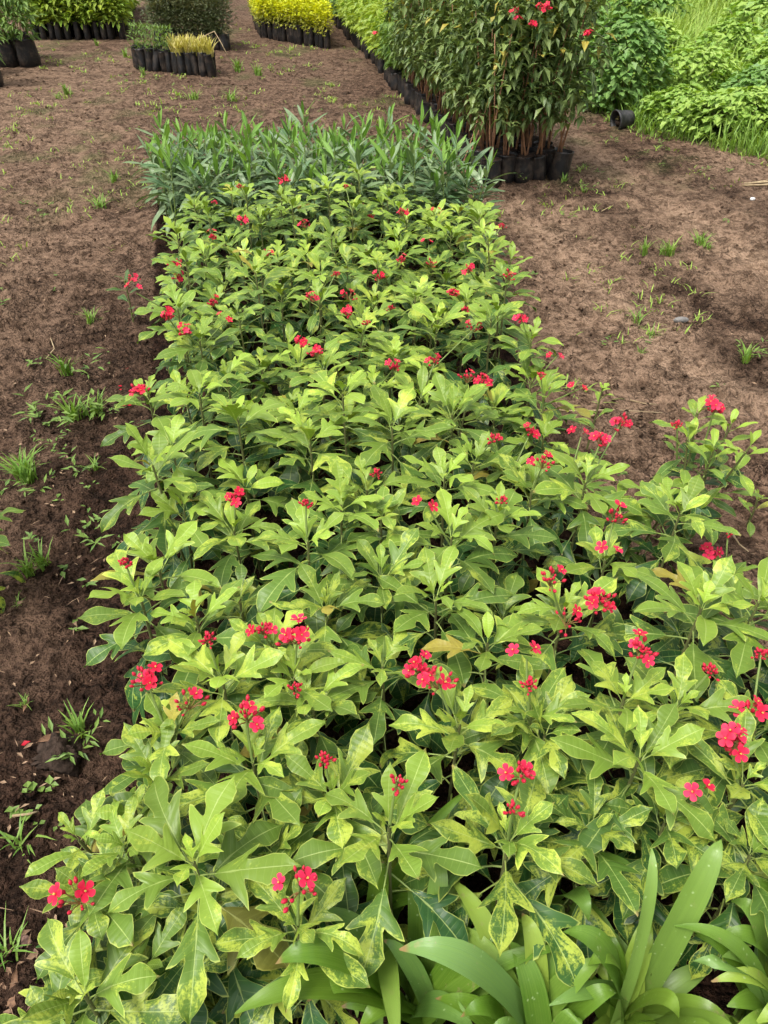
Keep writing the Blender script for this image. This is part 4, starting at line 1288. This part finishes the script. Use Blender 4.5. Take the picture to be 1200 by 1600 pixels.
# ------------------------------------------------------------------ the overgrown strip beyond the path
def scatter_grass(name, label, n, ylim, hrange, w, mat, xw, seed, clump=2.0, lean=(0.15, 0.8)):
    r_ = np.random.default_rng(seed)
    y = ylim[0] + (ylim[1] - ylim[0]) * r_.random(n * 3) ** 1.35
    x0 = veg_x(y)
    x = x0 - 0.12 + r_.random(n * 3) ** 1.15 * xw
    keep = fbm(x * clump, y * clump, seed, 3) + r_.normal(0, 0.09, len(x)) > 0.46
    x, y = x[keep][:n], y[keep][:n]
    m = len(x)
    hh = r_.uniform(*hrange, m) * (0.5 + 0.9 * fbm(x * 1.1, y * 1.1, seed + 5, 2)) * np.clip((x - veg_x(y) + 0.25) / 0.5, 0.25, 1)
    P = np.stack([x, y, np.full(m, -0.01)], 1)
    V, F, uv = blade_soup(P, hh, r_.uniform(0.7, 1.3, m) * w * (0.6 + y / 18), r_.uniform(*lean, m), r_.uniform(0, 6.28, m))
    me = new_mesh(name, V, F, mat, uv, smooth=False)
    o = struct(name, me, 'stuff')
    o['label'] = label
    o['category'] = 'grass'
scatter_grass('grass', 'mid-green grass along the overgrown strip beyond the bare path', 15000, (5.6, 13), (0.16, 0.42), 0.010, M['grass'], 5.0, 701, 2.6, (0.2, 1.1))
scatter_grass('meadow_grass', 'bright yellow-green meadow grass behind the weed bushes', 30000, (9.5, 30), (0.25, 0.62), 0.014, M['meadow'], 13.0, 702, 1.0)
BUSHLEAF = [(0, 0, 0), (.06, .1, -.02), (.12, .26, .06), (.2, .33, .2), (.3, .24, .33), (.4, .3, .48), (.5, .36, .6), (.6, .24, .66), (.75, .2, .8), (.9, .08, .94), (1, 0, 1)]
def bush(name, label, x, y, w, d, h, n, ll, mat, seed, group='weed bushes beyond the path', lw=0.85, layers=True):
    r_ = np.random.default_rng(seed)
    root = thing(name, label, 'bush', (x, y, 0), 0, group)
    az = r_.uniform(0, 2 * np.pi, n)
    cz = r_.random(n) ** 0.7
    lob = 1 + 0.22 * np.sin(3 * az + r_.uniform(0, 6)) + 0.15 * np.sin(5 * az + 4 * cz + r_.uniform(0, 6))
    rr = np.sqrt(np.clip(1 - cz ** 2.4, 0.02, 1)) * lob * r_.random(n) ** 0.28
    P = np.stack([rr * np.cos(az) * w / 2, rr * np.sin(az) * d / 2, 0.05 + cz * h * (0.86 + 0.2 * fbm(rr * np.cos(az) * 3 + 9, rr * np.sin(az) * 3 + 9, seed, 2))], 1)
    az2 = az + r_.normal(0, 0.6, n)
    el = -0.25 + r_.normal(0, 0.3, n)
    D = np.stack([np.cos(az2) * np.cos(el), np.sin(az2) * np.cos(el), np.sin(el)], 1)
    N = np.stack([-np.cos(az2) * np.sin(el), -np.sin(az2) * np.sin(el), np.cos(el)], 1) + r_.normal(0, 0.2, (n, 3))
    L = ll * r_.uniform(0.6, 1.25, n)
    V, F, uv = leaf_soup(P, D, N, L, L * lw, 0.12, 0.15, 0.5)
    f = obj('foliage', new_mesh('foliage', V, F, mat, uv, smooth=False), root)
    f['kind'] = 'stuff'
    mb = MB()
    for k in range(7):
        a = k * 0.9 + r_.uniform(0, 0.5)
        mb.tube([(0, 0, -0.02), (0.2 * w * math.cos(a), 0.2 * d * math.sin(a), h * 0.4), (0.36 * w * math.cos(a), 0.36 * d * math.sin(a), h * 0.75)], [0.014, 0.01, 0.005], 5)
    obj('stems', mb.build('stems', M['stem']), root)['kind'] = 'stuff'
BUSHES = [
    ('weed_bush', 'big rounded broad-leaved weed bush behind the overturned pot', 2.50, 8.95, 0.86, 0.9, 0.86, 1700, 0.085, 'bushleaf'),
    ('creeper_bush', 'low leafy weed clump just behind the edge grass by the pot', 2.95, 8.15, 0.8, 0.6, 0.30, 900, 0.07, 'bushlow'),
    ('weed_bush', 'leafy weed clump between the two creeper mounds', 3.75, 8.4, 0.9, 0.8, 0.46, 900, 0.08, 'bushleaf'),
    ('creeper_bush', 'outermost creeper mound cut by the picture edge', 4.7, 8.1, 1.1, 0.9, 0.46, 1000, 0.08, 'bushlow'),
    ('weed_bush', 'pale leafy weed clump behind the low pale bush', 4.1, 10.4, 1.1, 0.9, 0.62, 900, 0.09, 'bushlow'),
    ('weed_bush', 'small dark-leaved weed clump below the bright meadow by the picture edge', 5.3, 11.3, 1.2, 0.9, 0.60, 800, 0.10, 'bushleaf'),
    ('weed_bush', 'taller weed bush partly hidden behind the tall shrubs', 2.30, 10.4, 1.0, 0.9, 0.85, 1000, 0.10, 'bushleaf'),
    ('weed_bush', 'low pale weed bush between the big bush and the creeper', 3.35, 9.2, 1.1, 0.9, 0.52, 1100, 0.085, 'bushlow'),
    ('creeper_bush', 'low spreading creeper mound at the edge of the bare soil', 3.35, 7.75, 1.2, 0.9, 0.36, 1300, 0.075, 'bushlow'),
    ('creeper_bush', 'second creeper mound by the picture edge nearest the bare soil', 4.15, 7.35, 1.2, 1.0, 0.44, 1300, 0.08, 'bushlow'),
    ('weed_bush', 'broad weed bush further back among the grass by the picture edge', 4.6, 9.6, 1.3, 1.0, 0.62, 1000, 0.10, 'bushlow'),
    ('weed_bush', 'small tufted weed bush below the bright meadow', 3.4, 11.2, 1.0, 0.9, 0.60, 800, 0.10, 'bushlow'),
    ('weed_bush', 'weed bush at the meadow edge above the big rounded bush', 2.35, 12.5, 1.2, 1.0, 0.75, 800, 0.12, 'bushleaf'),
    ('weed_bush', 'far weed bush in the meadow below the dark trees', 5.8, 13.5, 1.6, 1.2, 0.70, 800, 0.13, 'bushlow'),
    ('weed_bush', 'grey-green weed bush in the middle of the meadow', 4.6, 16.0, 1.6, 1.2, 0.75, 800, 0.14, 'bushleaf'),
    ('weed_bush', 'weed bush near the far end of the overgrown strip behind the tall shrubs', 2.2, 16.5, 1.6, 1.4, 1.0, 800, 0.15, 'bushleaf'),
]
for k, b in enumerate(BUSHES):
    bush(b[0], b[1], b[2], b[3], b[4], b[5], b[6], b[7], b[8], M[b[9]], 1000 + k)
# dark trees at the end of the meadow
for k, (x, y, h, w, lab) in enumerate([(8.2, 22.5, 3.4, 3.2, 'dark tree at the far corner of the meadow'), (11.0, 21.5, 3.8, 3.4, 'dark tree at the meadow\'s outer end, cut by the picture edge'),
                                       (5.3, 26, 3.6, 3.6, 'dark tree behind the middle of the meadow'), (2.6, 29, 3.8, 4.0, 'dark tree furthest behind the meadow'), (-0.5, 32, 4.0, 4.0, 'dark tree beyond the long seedling row')]):
    r_ = np.random.default_rng(1100 + k)
    root = thing('far_tree', lab, 'tree', (x, y, 0), 0, 'dark trees beyond the meadow')
    mb = MB()
    mb.tube([(0, 0, -0.1), (0.05, 0, h * 0.3), (0, 0.1, h * 0.7)], [0.12, 0.09, 0.04], 8)
    for q in range(6):
        a = q * 1.05
        mb.tube([(0.04, 0, h * 0.25 + 0.1 * q), (w * 0.3 * math.cos(a), w * 0.3 * math.sin(a), h * 0.55 + 0.05 * q)], [0.05, 0.02], 6)
    obj('trunk', mb.build('trunk', M['bark']), root)
    obj('crown', crown_mesh('crown', M['farleaf'], r_, 2600, (0.25, h), w / 2, 0.20, 0.5, -0.3, 0.35, bottom=0.7), root)['kind'] = 'stuff'

# ------------------------------------------------------------------ weeds, litter and small things on the bare soil
def tuft_mesh(seed, n, h, w, lean=(0.25, 0.9), mat='grass', r0=0.012):
    r_ = np.random.default_rng(seed)
    P = np.stack([r_.normal(0, r0, n), r_.normal(0, r0, n), np.full(n, -0.008)], 1)
    V, F, uv = blade_soup(P, h * r_.uniform(0.45, 1.1, n), w * r_.uniform(0.7, 1.3, n), r_.uniform(*lean, n), r_.uniform(0, 6.28, n))
    return new_mesh('blades', V, F, M[mat], uv, smooth=False)
def sprig_mesh(seed, n, h, ll, lw, mat='mid', spread=0.06):
    r_ = np.random.default_rng(seed)
    P, D, N = [], [], []
    for k in range(n):
        b = r_.integers(0, max(2, n // 6))
        a = b * 2.4 + r_.normal(0, 0.15)
        f = r_.random()
        P.append((spread * f * math.cos(a), spread * f * math.sin(a), h * (0.15 + 0.85 * f * r_.uniform(0.6, 1))))
        az = a + r_.choice([-1, 1]) * r_.uniform(0.5, 1.3)
        el = r_.uniform(-0.2, 0.6)
        D.append((math.cos(az) * math.cos(el), math.sin(az) * math.cos(el), math.sin(el)))
        N.append((-math.cos(az) * math.sin(el), -math.sin(az) * math.sin(el), math.cos(el)))
    L = ll * r_.uniform(0.6, 1.2, n)
    V, F, uv = leaf_soup(np.array(P), np.array(D), np.array(N), L, L * lw, 0.12, 0.12, 0.45)
    return new_mesh('leaves', V, F, M[mat], uv, smooth=False)
T_G = [tuft_mesh(1200 + k, 26, 0.15, 0.008) for k in range(4)]
T_L = [tuft_mesh(1210 + k, 16, 0.11, 0.006, (0.4, 1.2)) for k in range(3)]
T_S = [sprig_mesh(1220 + k, 20, 0.12, 0.055, 0.28, 'mid', 0.10) for k in range(4)]
T_R = [sprig_mesh(1230 + k, 9, 0.03, 0.035, 0.85, 'mid', 0.045) for k in range(3)]
def weed(px, py, parts, label, s=1.0, group='weeds on the bare soil', name='weed_tuft'):
    p = at(px, py)
    root = thing(name, label, 'weed', (p.x, p.y, 0.004), rng.uniform(0, 6.28), group)
    for k, me in enumerate(parts):
        a = rng.uniform(0, 6.28)
        d = 0.0 if k == 0 else 0.05
        o = obj('blades' if me in T_G or me in T_L else 'leaves', me, root, (d * math.cos(a), d * math.sin(a), 0), Quaternion((0, 0, 1), rng.uniform(0, 6)), s * rng.uniform(0.85, 1.1))
        o['kind'] = 'stuff'
WEEDS = [
    (142, 508, [T_G[0], T_L[0]], 'round grass tuft beside the damp patch of the weedy path', .8),
    (105, 585, [T_G[1]], 'narrow grass tuft above the widest weed patch', .9),
    (140, 592, [T_S[0]], 'leafy sprig between the grass tuft and the shrubs', .9),
    (60, 660, [T_S[1], T_R[0], T_R[1]], 'low broad-leaved end of the widest weed patch', .95),
    (118, 655, [T_G[2], T_S[2], T_L[1]], 'tall grassy middle of the widest weed patch on the path', 1.15),
    (155, 650, [T_G[3], T_S[3]], 'grassy end of the widest weed patch nearest the shrubs', .9),
    (85, 700, [T_S[0], T_R[2]], 'small leafy weed below the widest weed patch', .65),
    (48, 755, [T_G[0], T_G[2]], 'tall slanting grass clump near the mottled leaves across the path', 1.15),
    (62, 772, [T_S[2]], 'flat dark weed at the foot of the slanting grass clump', .6),
    (128, 745, [T_S[3], T_L[2]], 'thin upright weed with narrow leaves in mid path', .75),
    (72, 885, [T_G[1], T_G[3]], 'grass clump alone on the cracked soil', .8),
    (150, 855, [T_S[1]], 'upright leafy weed close to the shrubs on cracked soil', .8),
    (128, 1150, [T_G[2], T_S[0]], 'dark grass clump tucked under the shrubs by the clod', .65),
    (68, 1240, [T_R[0], T_R[1]], 'round-leaved seedling weed near the flat green leaf', .75),
    (82, 1288, [T_R[2]], 'smaller round-leaved weed between flat leaf and grass', .7),
    (36, 1322, [T_L[0]], 'sparse thin grass sprout at the path edge near the flat leaf', .8),
    (14, 1492, [T_L[1]], 'sparse thin grass sprout low by the path edge', .7),
    (40, 1105, [T_L[2]], 'faint thin grass sprout above the brown curled leaf', .45),
    (30, 945, [T_L[0]], 'faint thin grass sprout on the crumbly soil', .4),
    (1005, 398, [T_G[0]], 'grass tuft on the bare path, closer to the shrubs of a pair', .85),
    (1046, 402, [T_G[3], T_L[2]], 'wider grass tuft on the bare path, outer one of a pair', .95),
    (1163, 566, [T_G[2], T_S[1]], 'dry-looking grass clump at the outer side of the bare path', .75),
    (995, 505, [T_L[1]], 'thin pale grass sprout beside the grey stone', .9),
    (1018, 525, [T_L[0]], 'tiny grass sprout below the grey stone', .7),
    (1000, 555, [T_L[2]], 'tiny grass sprout low on the bare path', .5),
    (920, 300, [T_S[2], T_L[0]], 'leafy weed beside the tall shrubs\' corner bag', .7),
    (815, 285, [T_S[3]], 'small leafy weed against the tall shrubs\' front bags', .8),
    (880, 288, [T_G[1]], 'grass tuft behind the tall shrubs\' corner on the path', .7),
    (1088, 382, [T_L[1], T_L[2]], 'flat grass patch on the outer bare path', 1.1),
    (1105, 390, [T_L[0]], 'small grass sprout next to the flat patch on the outer path', .8),
    (160, 325, [T_L[1], T_L[0]], 'grass tuft on the path beside the first shrubs behind oleanders\' end', 1.1),
    (180, 285, [T_G[2], T_L[2]], 'grass tuft beside the oleanders\' weedy path end', .8),
    (105, 148, [T_G[1], T_L[0]], 'bright grass tuft midway to the big bags', 1.0),
    (90, 155, [T_L[1]], 'flat grass beside the bright tuft midway to the big bags', 1.1),
    (225, 118, [T_G[0]], 'grass tuft at the foot of the small bags', .9),
    (372, 112, [T_G[2], T_L[1]], 'larger grass patch between small bags and golden block', 1.6),
    (402, 118, [T_G[3], T_L[2]], 'grass patch nearer the golden block in front of its bags', 1.4),
    (300, 155, [T_L[0], T_L[2]], 'flat grass patch in front of the yellowed bags', 1.6),
    (360, 158, [T_L[1], T_L[0]], 'flat grass patch in front of the small bags\' end', 1.6),
    (152, 72, [T_G[1]], 'grass tuft by the broad lime block\'s corner', 1.0),
    (150, 100, [T_S[1]], 'dark sprig on the soil between the lime block and small bags', 1.0),
    (196, 90, [T_G[3]], 'grass tuft touching the end of the small bags', 1.2),
]
for (px, py, parts, lab, s) in WEEDS:
    weed(px, py, parts, lab, s)
# specks of grass too many to count
def specks():
    r_ = np.random.default_rng(77)
    P, H, W, LN, AZ = [], [], [], [], []
    for k in range(2600):
        y = r_.uniform(2.6, 19)
        x = r_.uniform(-0.62 * y - 0.4, 0.55 * y + 0.4)
        if bed_left(y) - 0.05 < x < float(bed_right(y)) + 0.05 and y < 6:
            continue
        g = float(fbm(np.array([x * 1.4]), np.array([y * 1.1]), 88, 3)[0])
        if g < 0.50 + (0.08 if y < 5 else 0):
            continue
        for q in range(r_.integers(3, 9)):
            P.append((x + r_.normal(0, 0.03), y + r_.normal(0, 0.03), -0.006))
            H.append(r_.uniform(0.02, 0.07)); W.append(r_.uniform(0.004, 0.008) * (0.7 + y / 9)); LN.append(r_.uniform(0.4, 1.3)); AZ.append(r_.uniform(0, 6.28))
    V, F, uv = blade_soup(np.array(P), np.array(H), np.array(W), np.array(LN), np.array(AZ))
    o = struct('grass_sprouts', new_mesh('grass_sprouts', V, F, M['meadow'], uv, smooth=False), 'stuff')
    o['label'] = 'scattered short grass sprouts all over the trodden soil'
    o['category'] = 'grass'
specks()
def seedling_weeds():
    r_ = np.random.default_rng(79)
    P, D, N, L = [], [], [], []
    for k in range(700):
        y = r_.uniform(1.0, 12)
        x = r_.uniform(-0.62 * y - 0.4, 0.55 * y + 0.5)
        if bed_left(y) - 0.03 < x < float(bed_right(y)) + 0.03 and y < 6:
            continue
        g = float(fbm(np.array([x * 1.7 + 3]), np.array([y * 1.3]), 188, 3)[0])
        if g < 0.53 + (0.05 if x > 0 else 0):
            continue
        for q in range(r_.integers(4, 9)):
            az = 1.57 * q + r_.normal(0, 0.3)
            el = r_.uniform(-0.1, 0.6)
            P.append((x + r_.normal(0, 0.012), y + r_.normal(0, 0.012), 0.008 + r_.uniform(0, 0.025)))
            D.append((math.cos(az) * math.cos(el), math.sin(az) * math.cos(el), math.sin(el)))
            N.append((-math.cos(az) * math.sin(el), -math.sin(az) * math.sin(el), math.cos(el)))
            L.append(r_.uniform(0.010, 0.032) * (1 + 0.05 * y))
    L = np.array(L)
    V, F, uv = leaf_soup(np.array(P), np.array(D), np.array(N), L, L * 0.5, 0.12, 0.12)
    o = struct('seedling_weeds', new_mesh('seedling_weeds', V, F, M['mid'], uv, smooth=False), 'stuff')
    o['label'] = 'tiny broad-leaved weed seedlings dotted over the bare soil'
    o['category'] = 'weeds'
seedling_weeds()
def litter():
    """crumbs of dry leaf and straw, and crumbs of earth"""
    r_ = np.random.default_rng(78)
    n = 5200
    y = 0.5 + 17 * r_.random(n) ** 1.9
    x = r_.uniform(-1, 1, n) * (0.6 + 0.6 * y)
    ok = ~((x > bed_left(y) - 0.02) & (x < bed_right(y) + 0.02) & (y < 5.9)) & (x < veg_x(np.maximum(y, 5.2)))
    x, y = x[ok], y[ok]
    n = len(x)
    az = r_.uniform(0, 6.28, n)
    D = np.stack([np.cos(az), np.sin(az), r_.normal(0, 0.12, n)], 1)
    N = np.stack([r_.normal(0, 0.25, n), r_.normal(0, 0.25, n), np.ones(n)], 1)
    L = r_.uniform(0.008, 0.034, n) * (0.7 + 0.05 * y)
    W = np.where(r_.random(n) < 0.5, 0.14, 0.5) * L
    thin = r_.random(n) < 0.16
    L = np.where(thin, L * r_.uniform(1.8, 4.0, n), L)
    W = np.where(thin, r_.uniform(0.0022, 0.0042, n), W)
    V, F, uv = leaf_soup(np.stack([x, y, np.full(n, 0.018)], 1), D, N, L, W, 0.2, 0.1)
    o = struct('leaf_litter', new_mesh('leaf_litter', V, F, M['litter'], uv, smooth=False), 'stuff')
    o['label'] = 'dry crumbs of leaf and straw littering the bare soil'
    o['category'] = 'litter'
    # crumbs of earth
    m = 9000
    y = 0.5 + 12 * r_.random(m) ** 1.6
    x = r_.uniform(-1, 1, m) * (0.6 + 0.6 * y)
    ok = ~((x > bed_left(y) + 0.02) & (x < bed_right(y) - 0.02) & (y < 5.9)) & (fbm(x * 3, y * 3, 99, 3) > 0.44)
    x, y = x[ok], y[ok]
    m = len(x)
    s = r_.uniform(0.003, 0.011, m) * (1 + (r_.random(m) < 0.05) * 0.9) * (1 + 0.08 * y)
    octa = np.array([(1, 0, 0), (0, 1, 0), (-1, 0, 0), (0, -1, 0), (0, 0, 0.8), (0, 0, -0.6)])
    V = (octa[None] * s[:, None, None]) * r_.uniform(0.6, 1.3, (m, 6, 1)) + np.stack([x, y, np.full(m, 0.008)], 1)[:, None, :]
    fa = np.array([(0, 1, 4), (1, 2, 4), (2, 3, 4), (3, 0, 4), (1, 0, 5), (2, 1, 5), (3, 2, 5), (0, 3, 5)])
    F = (np.arange(m)[:, None, None] * 6 + fa[None]).reshape(-1, 3)
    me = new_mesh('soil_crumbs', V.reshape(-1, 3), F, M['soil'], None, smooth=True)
    dl = bed_left(y) - x
    damp = np.where((dl > -0.2), np.clip(np.maximum(1.2 - dl / (0.55 + 0.15 * y), 1.7 - y / 1.5), 0, 1) * np.clip((4.8 - y) / 2.6, 0, 1), 0.15)
    C = np.zeros((m, 6, 4), dtype=np.float32)
    C[:, :, 0] = 0.3
    C[:, :, 1] = damp[:, None]
    me.color_attributes.new('soil', 'FLOAT_COLOR', 'POINT').data.foreach_set('color', C.ravel())
    o = struct('soil_crumbs', me, 'stuff')
    o['label'] = 'loose crumbs of dark earth on the bare soil'
    o['category'] = 'soil'
litter()
def lump_mesh(name, mat, seed, sx, sy, sz, rough=0.25):
    r_ = np.random.default_rng(seed)
    V, F = [], []
    nu, nv = 36, 20
    for j in range(nv + 1):
        th = math.pi * j / nv
        for i in range(nu):
            a = 2 * math.pi * i / nu
            d = (math.sin(th) * math.cos(a), math.sin(th) * math.sin(a), math.cos(th))
            k = 1 + rough * (float(fbm(np.array([d[0] * 2 + 3 + d[2]]), np.array([d[1] * 2 + 5 - d[2] * 1.3]), seed, 5)[0]) - 0.5) * 2.6
            V.append((d[0] * sx * k, d[1] * sy * k, d[2] * sz * k))
    for j in range(nv):
        for i in range(nu):
            F.append((j * nu + i, (j + 1) * nu + i, (j + 1) * nu + (i + 1) % nu, j * nu + (i + 1) % nu))
    return new_mesh(name, np.array(V), F, mat)
p = at(96, 1178, 0.02)
tag(obj('earth_clod', lump_mesh('earth_clod', M['clod'], 5, 0.055, 0.046, 0.036, 0.85), None, p), 'fist-sized clod of dark earth beside the shrubs near the curled leaf', 'clod')
p = at(1065, 500, 0.012)
tag(obj('grey_stone', lump_mesh('grey_stone', M['stone'], 6, 0.035, 0.02, 0.016, 0.3), None, p), 'flat grey stone lying on the bare path', 'stone')
p = at(1176, 311, 0.012)
tag(obj('white_pebble', lump_mesh('white_pebble', mat_simple('white_pebble', (0.75, 0.76, 0.74), None, 0.5), 7, 0.018, 0.015, 0.012, 0.2), None, p), 'small white pebble near the dry straw on the outer path', 'pebble')
def dead_leaf(px, py, L, wl, rz, label, mat, curl, name='dry_leaf', tilt=0.0, z=0.012):
    me = leaf_mesh(name, ENTIRE, mat, int(px * 7 + py), droop=curl, fold=0.5 if curl > 0.3 else 0.08, wave=0.04, pet=0.06, spread=wl, segs=2)
    p = at(px, py, 0)
    tag(obj(name, me, None, (p.x, p.y, z), rot_leaf(rz, tilt, 0.1), L), label, 'leaf', 'leaves fallen on the soil')
dead_leaf(62, 1172, 0.075, 0.9, rad(-55), 'brown curled dry leaf lying against the earth clod', M['deadleaf'], 0.9, z=0.03)
dead_leaf(36, 1455, 0.075, 0.85, rad(-145), 'pinkish brown pointed dry leaf low on the weedy path', mat_simple('pinkish_dead_leaf', (0.23, 0.135, 0.11), (0.15, 0.08, 0.06), 0.7, 25), 0.3)
dead_leaf(88, 1292, 0.085, 1.9, rad(-75), 'flat yellow-green fallen leaf touching the shrubs', mat_simple('fading_leaf', (0.20, 0.24, 0.07), (0.12, 0.16, 0.05), 0.6, 25), 0.1, 'fallen_leaf')
dead_leaf(38, 1120, 0.06, 0.5, rad(10), 'narrow upright brown leaf at the edge of the weedy path', M['deadleaf'], 0.2)
dead_leaf(122, 985, 0.035, 0.6, rad(30), 'small tan leaf on the cracked soil near the shrubs', M['litter'], 0.4)
dead_leaf(100, 740, 0.04, 0.9, rad(60), 'small pinkish tan leaf amid the weeds', M['litter'], 0.3)
dead_leaf(30, 1512, 0.11, 0.5, rad(-170), 'faded brown leaf half sunk in the wet soil at the path edge', M['deadleaf'], 0.3)
# fallen red petals
PET = new_mesh('fallen_petal', np.array([(0, -.006, 0), (.006, 0, .003), (0, .011, .002), (-.006, .001, .003), (0, .002, -.001)]) , [(0, 1, 4), (1, 2, 4), (2, 3, 4), (3, 0, 4)], M['petal'])
for (px, py) in [(42, 1170), (200, 582), (190, 615), (208, 632), (196, 640), (214, 490), (197, 492), (190, 610), (205, 640), (232, 700)]:
    p = at(px, py, 0)
    near = py > 1000
    tag(obj('fallen_petal', PET, None, (p.x, p.y, 0.02), Quaternion((0, 0, 1), rng.uniform(0, 6)), 1.3 if near else 1.1),
        'single fallen red petal on dark soil left of the brown curled leaf' if near else 'small red petal fallen on the soil beside the shrubs', 'petal', 'fallen red petals')
# overturned pot
def pot():
    mb = MB()
    n = 24
    prof = [(0.10, 0.0), (0.118, 0.10), (0.135, 0.235), (0.146, 0.236), (0.146, 0.262), (0.132, 0.262), (0.128, 0.23), (0.112, 0.10), (0.094, 0.012)]
    v, f = [], []
    for (r, z) in prof:
        for k in range(n):
            a = 2 * math.pi * k / n
            v.append((r * math.cos(a), r * math.sin(a), z))
    for j in range(len(prof) - 1):
        for k in range(n):
            f.append((j * n + k, j * n + (k + 1) % n, (j + 1) * n + (k + 1) % n, (j + 1) * n + k))
    f.append(tuple(range(n - 1, -1, -1)))
    f.append(tuple((len(prof) - 1) * n + k for k in range(n)))
    mb.add(v, f)
    p = at(974, 200)
    root = thing('plant_pot', 'black plastic plant pot lying on its side by the weed bush', 'pot', (p.x, p.y, 0.085), 0)
    root.scale = (0.66, 0.66, 0.66)
    q = Quaternion((0, 0, 1), rad(18)) @ Quaternion((0, 1, 0), rad(-96))
    obj('pot_body', mb.build('pot_body', M['pot'], True), root, (0.10, 0.05, 0), q)
    obj('soil_ball', lump_mesh('soil_ball', M['clod'], 8, 0.085, 0.08, 0.05, 0.5), root, (-0.04, -0.0, -0.055))
    obj('dry_roots', sprig_mesh(1290, 16, 0.05, 0.06, 0.15, 'palestraw', 0.05), root, (-0.07, -0.02, -0.02))['kind'] = 'stuff'
pot()
# dry straw frond on the outer path
p = at(1165, 292)
mb = MB()
rr = np.random.default_rng(9)
for k in range(9):
    a = rad(-12) + rr.normal(0, 0.12)
    L = rr.uniform(0.25, 0.5)
    b = Vector((rr.uniform(-0.12, 0.25), rr.uniform(-0.04, 0.04), 0.02))
    mb.tube([b, b + Vector((L * 0.5 * math.cos(a), L * 0.5 * math.sin(a), 0.03)), b + Vector((L * math.cos(a), L * math.sin(a), 0.012))], [0.008, 0.006, 0.003], 4)
root = thing('dry_palm_frond', 'bundle of pale dry straw lying at the outer edge of the path', 'frond', (p.x, p.y, 0))
obj('straws', mb.build('straws', M['straw']), root)['kind'] = 'stuff'
# twigs
for k, (pts, lab) in enumerate([
        ([(855, 640), (900, 642), (960, 640), (1035, 645)], 'long pale twig lying on the bare path by the small shrub'),
        ([(940, 330), (958, 320), (975, 312)], 'short brown twig pointing to the tall shrubs'),
        ([(78, 525), (85, 545), (72, 560)], 'pale forked root on the weedy path'),
        ([(20, 1275), (45, 1272), (60, 1268)], 'thin bare twig beside the round-leaved seedling'),
        ([(1145, 835), (1155, 850), (1170, 862)], 'thin pale root by the tiny sprouting shrub'),
        ([(985, 625), (1005, 630), (1025, 632)], 'shorter pale twig above the long twig')]):
    mb = MB()
    P = [at(x, y, 0.014 + 0.006 * (i % 2)) for i, (x, y) in enumerate(pts)]
    mb.tube(P, [0.0035 - 0.0006 * i for i in range(len(P))], 5)
    tag(obj('twig', mb.build('twig', M['straw'])), lab, 'twig', 'twigs on the soil')
print('SHRUBS', len(SHRUBS), 'rows', len(rows), 'objects', len(bpy.data.objects))
